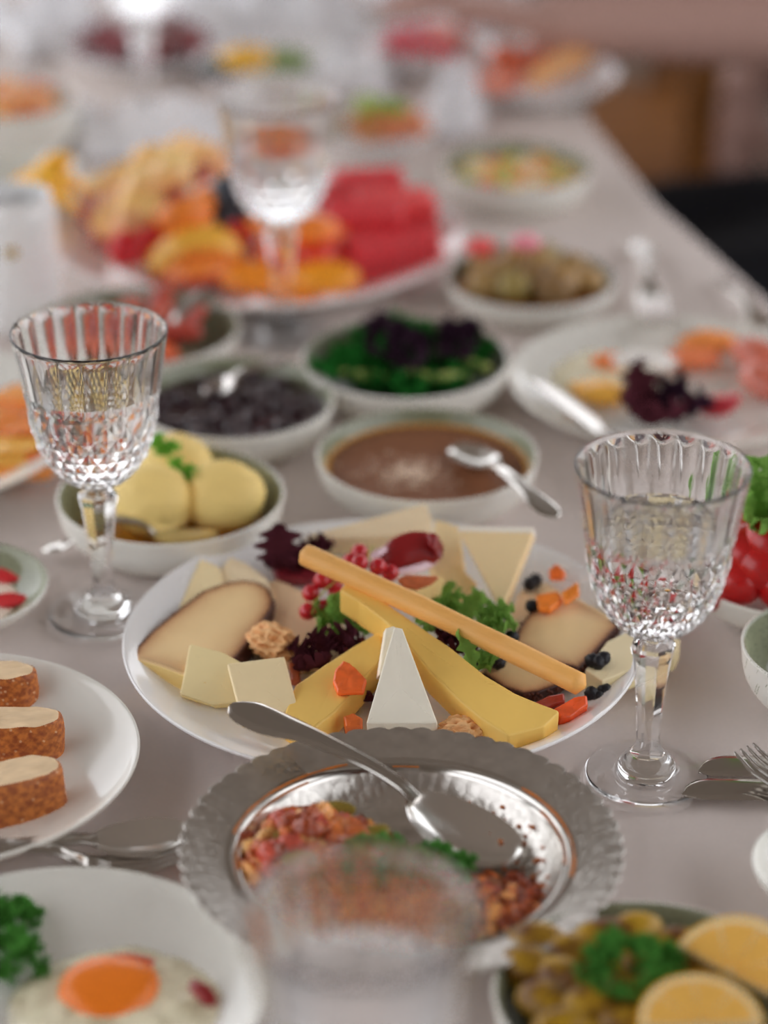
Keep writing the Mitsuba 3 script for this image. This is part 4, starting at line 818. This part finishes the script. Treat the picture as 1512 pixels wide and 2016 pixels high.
for i, (x, y, r, c, l) in enumerate([(1395, 672, (.020, .012, .007), '#cf8040', 'orange bread crust piece at the back of the right plate'), (1360, 705, (.022, .010, .006), '#c56f48', 'reddish sausage piece behind the tomato half')]):
    fruit('food_scrap', l, P(x, y, .014), r, c, 50 + i, 'food', 'dry_food', .2, 1.4, .2)
for i, (x, y, l) in enumerate([(1490, 700, 'pink ham roll at the right edge of the right plate, farther one'), (1508, 750, 'pink ham roll at the right edge of the right plate, nearer one')]):
    fruit('ham_roll', l, P(x, y, .018), (.014, .024, .010), '#a85846', 80 + i, 'ham', 'moist_food', .15, 1.3, .2, rz=.4)

# meatballs
for i in range(15):
    a = i * 2.4; q = meat_R * .70 * math.sqrt((i + .3) / 15); fruit('stuffed_meatball', 'browned herb meatball in the dish behind the fork', (meat_c[0] + q * math.cos(a), meat_c[1] + q * math.sin(a), .020 + .014 * (1 - q / meat_R)), (.0135, .0125, .0115), ['#7d6338', '#8a6c40', '#6b5233', '#7a6a3a'][i % 4], 90 + i, 'meatball', 'moist_food', .2, 2.2, .4, 'meatballs in the dish')
single('meat_sauce', disc(meat_c, meat_R * .88, .0145, 12, .0006), 'brown_oil', 'brown oily sauce around the meatballs', 'sauce', smooth=True, kind='stuff'); mat('brown_oil', '#9a6a38', .15)
for i, (x, y, c, l) in enumerate([(945, 485, '#c04a4a', 'red tomato bit on the left of the meatballs'), (1035, 478, '#c47a86', 'pink radish bit on top of the meatballs')]): fruit('garnish_bit', l, P(x, y, .046), (.011, .009, .007), c, 20 + i, 'garnish', 'moist_food', .2, 1.4, .2)
# chickpea salad
single('chickpea_dip', disc(hum_c, hum_R * .88, .019, 13, .002), 'hummus', 'pale yellow chickpea dip in the far right bowl', 'dip', smooth=True, kind='stuff'); mat('hummus', '#b9a06a', .4)
for i in range(26):
    a = i * 2.4; q = hum_R * .70 * math.sqrt((i + .3) / 26); fruit('salad_piece', 'chopped salad piece on the far chickpea dip', (hum_c[0] + q * math.cos(a), hum_c[1] + q * math.sin(a), .022), (.0085, .0075, .006), ['#b98a45', '#8a9448', '#b5663a', '#c9b07a', '#b39a4c', '#cbbfae'][i % 6], i, 'salad', 'moist_food', .25, 1.6, .25, 'salad pieces on the chickpea dip', a, sub=2)

# ------------------------------------------------------------------ fruit platter
def chunk(name, label, x, y, z, sx, sy, sz, col, seed, cat, rz=0., group=None, tri=False):
    c = np.array(P(x, y, z)); pts = [(-sx, -sy), (sx, -sy), (sx * (.1 if tri else 1), sy), (-sx * (.1 if tri else 1), sy)]
    o = [c + [math.cos(rz) * a - math.sin(rz) * b, math.sin(rz) * a + math.cos(rz) * b, .18 * b] for a, b in pts]
    mesh, cl = slab(o, sz, color=lambda d, t, v: alb(col) * (1 + .25 * (meshkit.fbm(v * 90, 3, seed)[:, None] - .5)), rnd=.003, bevel=.002, wob=.0012, seed=seed, dens=70); single(name, mesh, 'moist_food', label, cat, group, True, color=cl)
WM = 'watermelon chunks on the fruit platter'
for i, (x, y, z, sx, sy, rz) in enumerate([(725, 345, .050, .028, .014, .1), (690, 375, .048, .026, .014, -.1), (780, 385, .052, .030, .014, .25), (715, 410, .050, .030, .014, .05), (800, 420, .040, .024, .014, .2), (700, 455, .036, .030, .013, .2), (775, 465, .038, .034, .013, .32), (745, 500, .028, .030, .012, .35), (815, 465, .030, .018, .013, .4), (670, 430, .042, .020, .013, 0)]):
    chunk('watermelon_chunk', 'red watermelon chunk on the fruit platter', x, y, z, sx, sy, .022, ['#b8343a', '#a8282e', '#bf4344'][i % 3], i, 'watermelon', rz, WM)
for i, (x, y, z) in enumerate([(300, 320, .052), (345, 335, .056), (395, 310, .056), (415, 325, .050), (255, 350, .048), (290, 365, .054), (330, 360, .058), (235, 400, .042), (270, 410, .046), (300, 425, .042), (225, 440, .034), (260, 450, .036), (365, 300, .046), (205, 380, .034), (280, 385, .052)]):
    fruit('golden_fruit', 'knobbly pale yellow fruit on the fruit platter', P(x, y, z), (.0175, .016, .0145), ['#c9a160', '#cfae6c', '#c59a62', '#c8976c'][i % 4], 120 + i, 'fruit', 'moist_food', .22, 1.7, .22, 'pale yellow fruit on the platter')
for i, (x, y, z, r) in enumerate([(190, 420, .028, .013), (205, 465, .024, .011), (340, 380, .052, .011), (390, 345, .052, .010), (195, 395, .030, .012)]):
    fruit('red_grape', 'reddish grape among the pale yellow fruit', P(x, y, z), r, '#8e3a34', 150 + i, 'grape', 'moist_food', .06, 1.2, .2, 'red grapes on the fruit platter')
for i, (x, y, z, l) in enumerate([(260, 490, .030, 'red strawberry at the front left of the fruit platter'), (310, 478, .030, 'red strawberry left of the big peach slice'), (470, 460, .036, 'red strawberry behind the big peach slice')]):
    b = blob((.018, .014, .013), i, .05, 1.3, 3); v = np.array(b.vertices); v[:, 1:] *= (1 - .35 * v[:, :1] / .018); single('strawberry', move(trimesh.Trimesh(v, b.faces, process=False), P(x, y, z), .5 * i), 'strawberry_skin', l, 'strawberry', smooth=True)
mat('strawberry_skin', '#b81f28', .2)
def crescent(name, label, pts, w, h, col, seed, col2=None):
    p = curve(pts, 3); n = len(p); V = []; t = np.gradient(p, axis=0); C = []
    for i in range(n):
        d = t[i] / np.linalg.norm(t[i]); s = np.cross(d, [0, 0, 1.]); s /= np.linalg.norm(s); k = math.sin(PI * (.05 + .9 * i / (n - 1))) ** .6; th = np.arange(16) * 2 * PI / 16
        V.append(p[i] + (w * k * np.cos(th))[:, None] * s + (h * k * np.sin(th))[:, None] * np.array([0, 0, 1])); f = np.clip(.5 - np.sin(th) * 1.2, 0, 1)[:, None]; C.append(alb(col) * (1 - f) + alb(col2 or col) * f)
    m = quads(np.vstack(V), grid_faces(n, 16)); m = tube(p, np.linspace(.001, .001, n), 4) if False else m
    single(name, m, 'moist_food', label, 'fruit', smooth=True, color=np.clip(np.vstack(C), 0, 1))
crescent('peach_slice', 'large yellow and red peach slice at the front left of the fruit platter', [P(295, 535, .020), P(345, 490, .034), P(420, 475, .040), P(478, 500, .030)], .017, .015, '#d9a23c', 1, '#b8402a')
crescent('peach_slice', 'reddish peach slice in front of the large one on the fruit platter', [P(330, 545, .020), P(400, 535, .026), P(460, 525, .024)], .012, .010, '#c9702c', 2, '#a83024')
crescent('papaya_slice', 'curved orange papaya slice on the left centre of the fruit platter', [P(310, 430, .054), P(350, 425, .058), P(395, 410, .060), P(412, 370, .062)], .011, .012, '#d9782a', 3)
crescent('papaya_slice', 'second orange papaya slice below the curved one on the fruit platter', [P(330, 455, .046), P(375, 445, .048), P(415, 430, .050)], .010, .010, '#d5772c', 4)
for i, (x, y, z, r, l) in enumerate([(640, 545, .022, .026, 'orange slice at the front right of the fruit platter'), (500, 545, .022, .026, 'orange slice at the front of the fruit platter left of the goblet stem'), (580, 560, .014, .024, 'orange slice under the goblet stem at the platter front'), (600, 450, .048, .026, 'orange half standing behind the goblet stem on the fruit platter'), (540, 440, .048, .022, 'orange half left of the goblet stem on the fruit platter')]):
    fruit('orange_slice', l, P(x, y, z), (r, r * .75, r * .42), ['#d98a20', '#d97e22', '#d8861f', '#d9742a', '#d97a28'][i], 170 + i, 'orange', 'moist_food', .05, 1.2, .12)
fruit('dark_plum', 'blue-black plum in the middle of the fruit platter', P(460, 395, .058), (.021, .018, .021), '#1c222b', 3, 'plum', 'moist_food', .05, 1.2, .2)
fruit('dark_plum', 'blue-black plum in front of the first one on the fruit platter', P(440, 430, .046), (.019, .016, .016), '#1f242c', 5, 'plum', 'moist_food', .05, 1.2, .2)
for i, (x, y, z) in enumerate([(350, 470, .026), (550, 500, .026), (620, 500, .026), (440, 490, .022), (640, 470, .03)]): fruit('papaya_cube', 'orange-red fruit cube amid the fruit platter', P(x, y, z), (.02, .018, .014), ['#c04a28', '#c95a26', '#b83a2a'][i % 3], 190 + i, 'fruit', 'moist_food', .1, 1.5, .2, 'fruit cubes in the middle of the platter')

# ------------------------------------------------------------------ far end of the table
def small_plate(name, label, x, y, h, half, m='white_glaze'): return plate(name, label, x, y, half, h, m)
def scraps(prefix, label, c, R, n, cols, seed, z=.012, s=.012, cat='food'):
    for i in range(n):
        a = i * 2.4 + seed; q = R * math.sqrt((i + .3) / n); fruit(prefix, label, (c[0] + q * math.cos(a), c[1] + q * math.sin(a), z + s * .6), (s, s * .8, s * .6), cols[i % len(cols)], seed + i, cat, 'moist_food', .2, 1.5, .25, label, a, sub=2)
pc, pr = small_plate('side_plate', 'white plate of red pepper and bread at the far right of the table', 1060, 140, .022, 160)
scraps('pepper_strip', 'orange-red pepper strip on the far right plate', pc + [-.014, .012, 0], .030, 8, ['#b8501f', '#c2602c', '#a84a20'], 210, s=.016, z=.022, cat='pepper')
crescent('bread_crescent', 'tan bread piece on the far right plate', [P(1040, 165, .035), P(1090, 135, .045), P(1140, 110, .048), P(1170, 100, .042)], .013, .011, '#b98a5c', 5)
fruit('ham_roll', 'pinkish ham piece at the front of the far right plate', P(985, 165, .03), (.020, .012, .010), '#b5705c', 222, 'ham', 'moist_food')
pc, pr = small_plate('side_plate', 'white plate with orange and green food behind the goblet of the fruit platter', 735, 242, .02, 130)
scraps('vegetable_piece', 'orange-brown vegetable piece behind the fruit platter goblet', pc + [.015, -.004, 0], .034, 9, ['#a8623a', '#b5704a', '#96602f'], 230, s=.014, cat='vegetable')
scraps('green_vegetable', 'green vegetable piece behind the fruit platter goblet', pc + [.004, .016, 0], .020, 4, ['#6f8a35', '#7d8f42'], 240, s=.012, z=.022, cat='vegetable')
pc, pr = bowl('serving_bowl', 'bowl of orange salad at the far left edge', 10, 190, 140, .05, 'cream_glaze', 'cream_glaze', il='cream glaze inside')
scraps('carrot_piece', 'orange carrot salad piece in the far left bowl', pc, pr * .62, 18, ['#b8672c', '#c08038', '#b05a28', '#bb8b48'], 250, s=.017, z=.035, cat='carrot')
pc, pr = small_plate('side_plate', 'white plate with dark red beetroot at the far left beyond the goblet', 285, 82, .018, 175)
scraps('beetroot_piece', 'dark red beetroot piece on the far left plate', pc, pr * .62, 14, ['#5e1c22', '#6d2229', '#55221e'], 270, s=.017, cat='beetroot')
pc, pr = small_plate('side_plate', 'white plate with yellow cheese and green herbs behind the fruit platter', 545, 118, .018, 165)
crescent('yellow_pepper', 'yellow pepper slice on the far plate behind the fruit platter', [P(430, 122, .022), P(480, 114, .030), P(530, 112, .026)], .016, .012, '#c99a2c', 6)
crescent('green_cucumber', 'green cucumber slice on the far plate behind the fruit platter', [P(500, 118, .020), P(560, 114, .026), P(610, 122, .022)], .016, .010, '#5d7436', 7)
fruit('dark_olive', 'dark olive at the left of the far plate behind the fruit platter', P(430, 138, .018), (.022, .012, .010), '#2c3432', 8, 'olive', 'moist_food')
pc, pr = small_plate('side_plate', 'white plate with red strawberries at the far end of the table', 845, 88, .022, 130)
scraps('far_strawberry', 'red strawberry on the far plate near the white napkin', pc + [0, .006, 0], .034, 10, ['#a83240', '#b0454c', '#b8705c'], 290, s=.016, z=.016, cat='strawberry')
# left: jar and bowl with yellow pieces
pc, pr = bowl('serving_bowl', 'bowl of yellow pepper strips at the left edge beside the fruit platter', 30, 330, 125, .045, 'cream_glaze', 'cream_glaze', il='cream glaze inside')
YP = [P(95, 330, .07), P(120, 350, .066), P(70, 370, .064), P(105, 385, .058), P(50, 360, .06), P(85, 350, .07)]
for i, c in enumerate(YP): crescent('yellow_pepper_strip', ['yellow pepper strip standing at the back of the left bowl', 'yellow pepper strip at the right of the left bowl', 'yellow pepper strip in the middle of the left bowl', 'yellow pepper strip hanging over the front of the left bowl', 'yellow pepper strip at the left of the left bowl', 'yellow pepper strip on top in the left bowl'][i], [c + [-.02, -.004, -.014], c + [0, .002, .004], c + [.018, .004, -.012 if i % 2 else .006]], .009, .007, '#d3a02c', 20 + i)
def jar():
    c = P(45, 640, 0); k = thing('white_jar', 'white ceramic jar with small gold emblem at the left edge', 'jar'); c = np.array([c[0], c[1], 0])
    pr = curve([(0, .002), (.024, 0), (.028, .003), (.0295, .01), (.0295, .085), (.028, .092), (.0265, .094), (.0265, .100), (.025, .101), (.0235, .098), (.0235, .006), (0, .006)], 2)
    part(k, 'body', lathe(pr, 96, c), 'white_glaze')
    v = []; 
    e = []
    for a in np.linspace(-PI / 2 - .16, -PI / 2 + .16, 9):
        for z in np.linspace(-.0045, .0045, 7): e.append((c[0] + .0297 * math.cos(a), c[1] + .0297 * math.sin(a), .067 + z * math.sqrt(max(.02, 1 - ((a + PI / 2) / .17) ** 2))))
    part(k, 'emblem', quads(np.array(e), grid_faces(9, 7, False)), 'gold_paint', True, label='small gold emblem')
mat('gold_paint', '#8f7a48', .35); jar()
# napkins
mat('napkin_cloth', (.80, .80, .82), .85, .2)
def napkin(label, x, y, sx, sy, h, seed, rz):
    n = 60; u, v = np.meshgrid(np.linspace(-1, 1, n), np.linspace(-1, 1, n), indexing='ij'); c = P(x, y, 0)
    q = np.stack([u * 1.4 + seed, v * 1.8, u * 0], -1); z = h * (.25 + 1.3 * np.abs(meshkit.fbm(q * 1.3, 3, seed) - .5) * 2) * np.clip(1.1 - np.maximum(np.abs(u), np.abs(v)) ** 4, .1, 1)
    a = sx * u * (1 + .15 * np.sin(v * 3 + seed)); b = sy * v * (1 + .12 * np.sin(u * 4 + seed)); top_ = np.stack([c[0] + a * math.cos(rz) - b * math.sin(rz), c[1] + a * math.sin(rz) + b * math.cos(rz), .001 + z], -1).reshape(-1, 3)
    bot = top_.copy(); bot[:, 2] = np.maximum(bot[:, 2] - .004, .0006); f = grid_faces(n, n, False); m = quads(np.vstack([top_, bot]), np.vstack([f, f[:, ::-1] + n * n])); single('napkin', m, 'napkin_cloth', label, 'napkin', smooth=True)
napkin('crumpled white napkin behind the fruit platter, left of the goblet', 288, 285, .066, .042, .042, 1, .2)
napkin('white napkin standing near the far right plates', 890, 235, .026, .05, .045, 2, -.1)
napkin('white napkin folded before the far strawberry plate', 695, 165, .040, .035, .035, 3, -.2)
napkin('white napkin at the far end of the table, centre', 520, 50, .10, .07, .05, 4, .1)
napkin('white napkin at the far left corner of the table', 110, 70, .055, .07, .05, 5, .4)
napkin('white napkin at the far end of the table, right of centre', 880, 20, .07, .08, .05, 6, .0)
napkin('small white napkin at the left edge below the orange salad bowl', 0, 248, .02, .03, .03, 7, .0)
fork(P(1010, 215, .006), P(1165, 200, .004), 'steel fork at the far right corner beside the pepper plate')

# ------------------------------------------------------------------ chair and person at the right
mat('chair_wood', mikit.proc(lambda p, n, uv: mix((.12, .045, .012), (.26, .10, .022), fbm(p.x * 10, p.y * 60, p.z * 60))), .7, .06)
mat('black_seat', (.02, .02, .022), .6)
def chair(label, x, y, seatmat):
    k = thing('wooden_chair', label, 'chair'); z0 = -.74
    part(k, 'seat', rbox(.44, .44, .045, .012, (x, y, -.355)), seatmat)
    for a in (-.19, .19):
        for b in (-.19, .19): part(k, 'leg', rbox(.038, .038, .38 if a < 0 else .94, .006, (x + a, y + b, z0 + (.19 if a < 0 else .47))), 'chair_wood')
    for i in range(3): part(k, 'back_slat', rbox(.018, .36, .085, .006, (x + .19, y, -.12 + i * .125)), 'chair_wood')
    for b in (-.19, .19): part(k, 'rail', rbox(.36, .03, .05, .005, (x, y + b, -.40)), 'chair_wood')
chair('warm brown wooden chair tucked at the far right of the table beyond the person', .20, 3.20, 'chair_wood')
chair('dark wooden chair the person at the right sits on', .66, 2.30, 'black_seat')
def person():
    k = thing('person', 'person in black trousers seated at the right, bare arm reaching over the table end', 'person')
    S = lambda p, r: m3.Manifold.sphere(r, 24).translate(tuple(float(x) for x in p))
    def bone(p, q, r1, r2): return m3.Manifold.batch_hull([S(p, r1), S(q, r2)])
    def fuse(bs, ln, it=10):
        m = bs[0]
        for b in bs[1:]: m = m + b
        t = tm(m.refine_to_length(ln)); t.merge_vertices(); trimesh.smoothing.filter_taubin(t, lamb=.5, nu=.53, iterations=it); return t
    def hand(w, d, up_, side, curl):
        """wrist, direction, palm's back normal, thumb side"""
        w, d, n, s = map(lambda a: np.array(a, float), (w, d, up_, side)); d /= np.linalg.norm(d); n -= d * (n @ d); n /= np.linalg.norm(n); s = np.cross(n, d) * np.sign(np.cross(n, d) @ s)
        out = [m3.Manifold.batch_hull([S(w + s * .018, .014), S(w - s * .018, .014), S(w + d * .085 + s * .030, .011), S(w + d * .080 - s * .032, .010)])]
        for i, (o, L) in enumerate(((.030, .072), (.010, .080), (-.011, .074), (-.031, .058))):
            p = w + d * (.086 - .004 * abs(i - 1)) + s * o; a = 0.
            for j, fr in enumerate((.45, .31, .24)):
                a += curl * (.5 if j == 0 else 1); v = d * math.cos(a) - n * math.sin(a) + s * o * 1.5; q = p + v / np.linalg.norm(v) * L * fr; out.append(bone(p, q, .0092 - .0007 * j, .0086 - .0008 * j)); p = q
        p = w + d * .022 + s * .026
        for j, (L, a) in enumerate(((.040, .75), (.032, .5), (.026, .3))):
            v = d * math.cos(a) + s * math.sin(a) - n * .35; q = p + v / np.linalg.norm(v) * L; out.append(bone(p, q, .0115 - .001 * j, .0105 - .001 * j)); p = q
        return out
    # joints: left arm reaches over the table, right hand rests by the lap
    neck = np.array([.63, 2.33, .44]); head = np.array([.60, 2.33, .60]); shL, shR = np.array([.62, 2.17, .36]), np.array([.62, 2.50, .36])
    elL, wrL = np.array([.40, 2.20, .085]), np.array([.155, 2.255, .072]); elR, wrR = np.array([.55, 2.56, .06]), np.array([.364, 2.46, -.050])
    hipL, hipR, knL, knR = np.array([.66, 2.21, -.19]), np.array([.66, 2.40, -.19]), np.array([.22, 2.20, -.205]), np.array([.22, 2.38, -.205])
    anL, anR = np.array([.24, 2.20, -.66]), np.array([.24, 2.38, -.66])
    body = [m3.Manifold.batch_hull([S((.66, 2.22, -.16), .11), S((.66, 2.39, -.16), .11), S((.65, 2.24, .05), .10), S((.65, 2.38, .05), .10)]), m3.Manifold.batch_hull([S((.65, 2.24, .05), .10), S((.65, 2.38, .05), .10), S((.63, 2.22, .30), .085), S((.63, 2.45, .30), .085)]),
            bone((.63, 2.33, .36), neck + [0, 0, .05], .065, .052), m3.Manifold.batch_hull([S(head + [.01, 0, .04], .085), S(head + [-.02, 0, -.06], .055), S(head + [.03, 0, .0], .08)]), bone(head + [-.088, 0, .0], head + [-.098, 0, -.02], .010, .013),
            S(head + [0, -.082, -.005], .018), S(head + [0, .082, -.005], .018), bone(head + [-.075, -.018, -.055], head + [-.075, .018, -.055], .011, .011),
            bone(shL, elL, .052, .042), bone(elL, wrL, .043, .027), bone(shR, elR, .052, .042), bone(elR, wrR, .042, .026), bone(hipL, knL, .085, .062), bone(hipR, knR, .085, .062), bone(knL, anL, .058, .04), bone(knR, anR, .058, .04)]
    for an in (anL, anR): body.append(m3.Manifold.batch_hull([S(an + [.02, 0, -.03], .035), S(an + [-.14, 0, -.045], .03)]))
    body += hand(wrL, (-.93, .25, .16), (0, .1, 1), (0, 1, 0), .25) + hand(wrR, (-.10, -.06, -1.), (-1, -.3, .1), (0, -1, 0), .22)
    part(k, 'body', fuse(body, .009, 8), 'skin', True)
    tr = [m3.Manifold.batch_hull([S((.66, 2.22, -.15), .122), S((.66, 2.39, -.15), .122)]), bone(hipL, knL, .096, .074), bone(hipR, knR, .096, .074), bone(knL, anL + [0, 0, .05], .070, .060), bone(knR, anR + [0, 0, .05], .070, .060), m3.Manifold.batch_hull([S(hipL - [.05, 0, 0], .094), S(hipR - [.05, 0, 0], .094), S(knL + [.1, .04, 0], .06), S(knR + [.1, -.04, 0], .06)])]
    part(k, 'trousers', fuse(tr, .018, 6), 'black_cloth', True, label='black trousers')
    sh = [m3.Manifold.batch_hull([S((.66, 2.22, -.13), .122), S((.66, 2.39, -.13), .122), S((.65, 2.24, .05), .112), S((.65, 2.38, .05), .112)]), m3.Manifold.batch_hull([S((.65, 2.24, .05), .112), S((.65, 2.38, .05), .112), S((.63, 2.22, .30), .097), S((.63, 2.45, .30), .097)]), bone(shL, shL * .45 + elL * .55, .064, .058), bone(shR, shR * .45 + elR * .55, .064, .058)]
    part(k, 'shirt', fuse(sh, .018, 6), 'dark_shirt', True, label='dark short-sleeved shirt')
    part(k, 'hair', fuse([m3.Manifold.batch_hull([S(head + [.025, 0, .05], .095), S(head + [.06, 0, -.03], .075)]) - m3.Manifold.cube((.2, .3, .3), True).translate(tuple(head + [-.13, 0, -.06]))], .01, 6), 'hair_brown', True, label='short dark hair')
    for s in (-1, 1): part(k, 'eye', move(ico(2), head + [-.068, .03 * s, .012], s=.012), 'eye_white', True)
    for an in (anL, anR): part(k, 'shoe', fuse([m3.Manifold.batch_hull([S(an + [.03, 0, -.035], .042), S(an + [-.15, 0, -.048], .032), S(an + [.0, 0, .0], .042)])], .012, 4), 'black_cloth', True)
mat('skin', (.43, .265, .225), .55, .3); mat('black_cloth', (.012, .013, .017), .85, .2); mat('dark_shirt', (.05, .045, .05), .85, .2); mat('hair_brown', (.03, .02, .015), .6); mat('eye_white', (.7, .68, .66), .2)
person()

ORD = ['first', 'second', 'third', 'fourth', 'fifth', 'sixth', 'seventh', 'eighth', 'ninth', 'tenth', 'eleventh', 'twelfth', '13th', '14th', '15th', '16th', '17th', '18th', '19th', '20th', '21st', '22nd', '23rd', '24th', '25th', '26th']
def pixel_x(k):
    v = meshkit.WRITTEN[scene[k]['filename']][0].mean(0); return 756 + FOC * v[0] / depth(v)
groups = {}
for k, l in labels.items():
    if l.get('group') and k in scene: groups.setdefault((l['group'], l['label']), []).append(k)
for (g_, lab), ks in groups.items():
    if 1 < len(ks) <= 26:
        for i, k in enumerate(sorted(ks, key=pixel_x)): labels[k]['label'] = f'{ORD[i]} from left, {lab}'
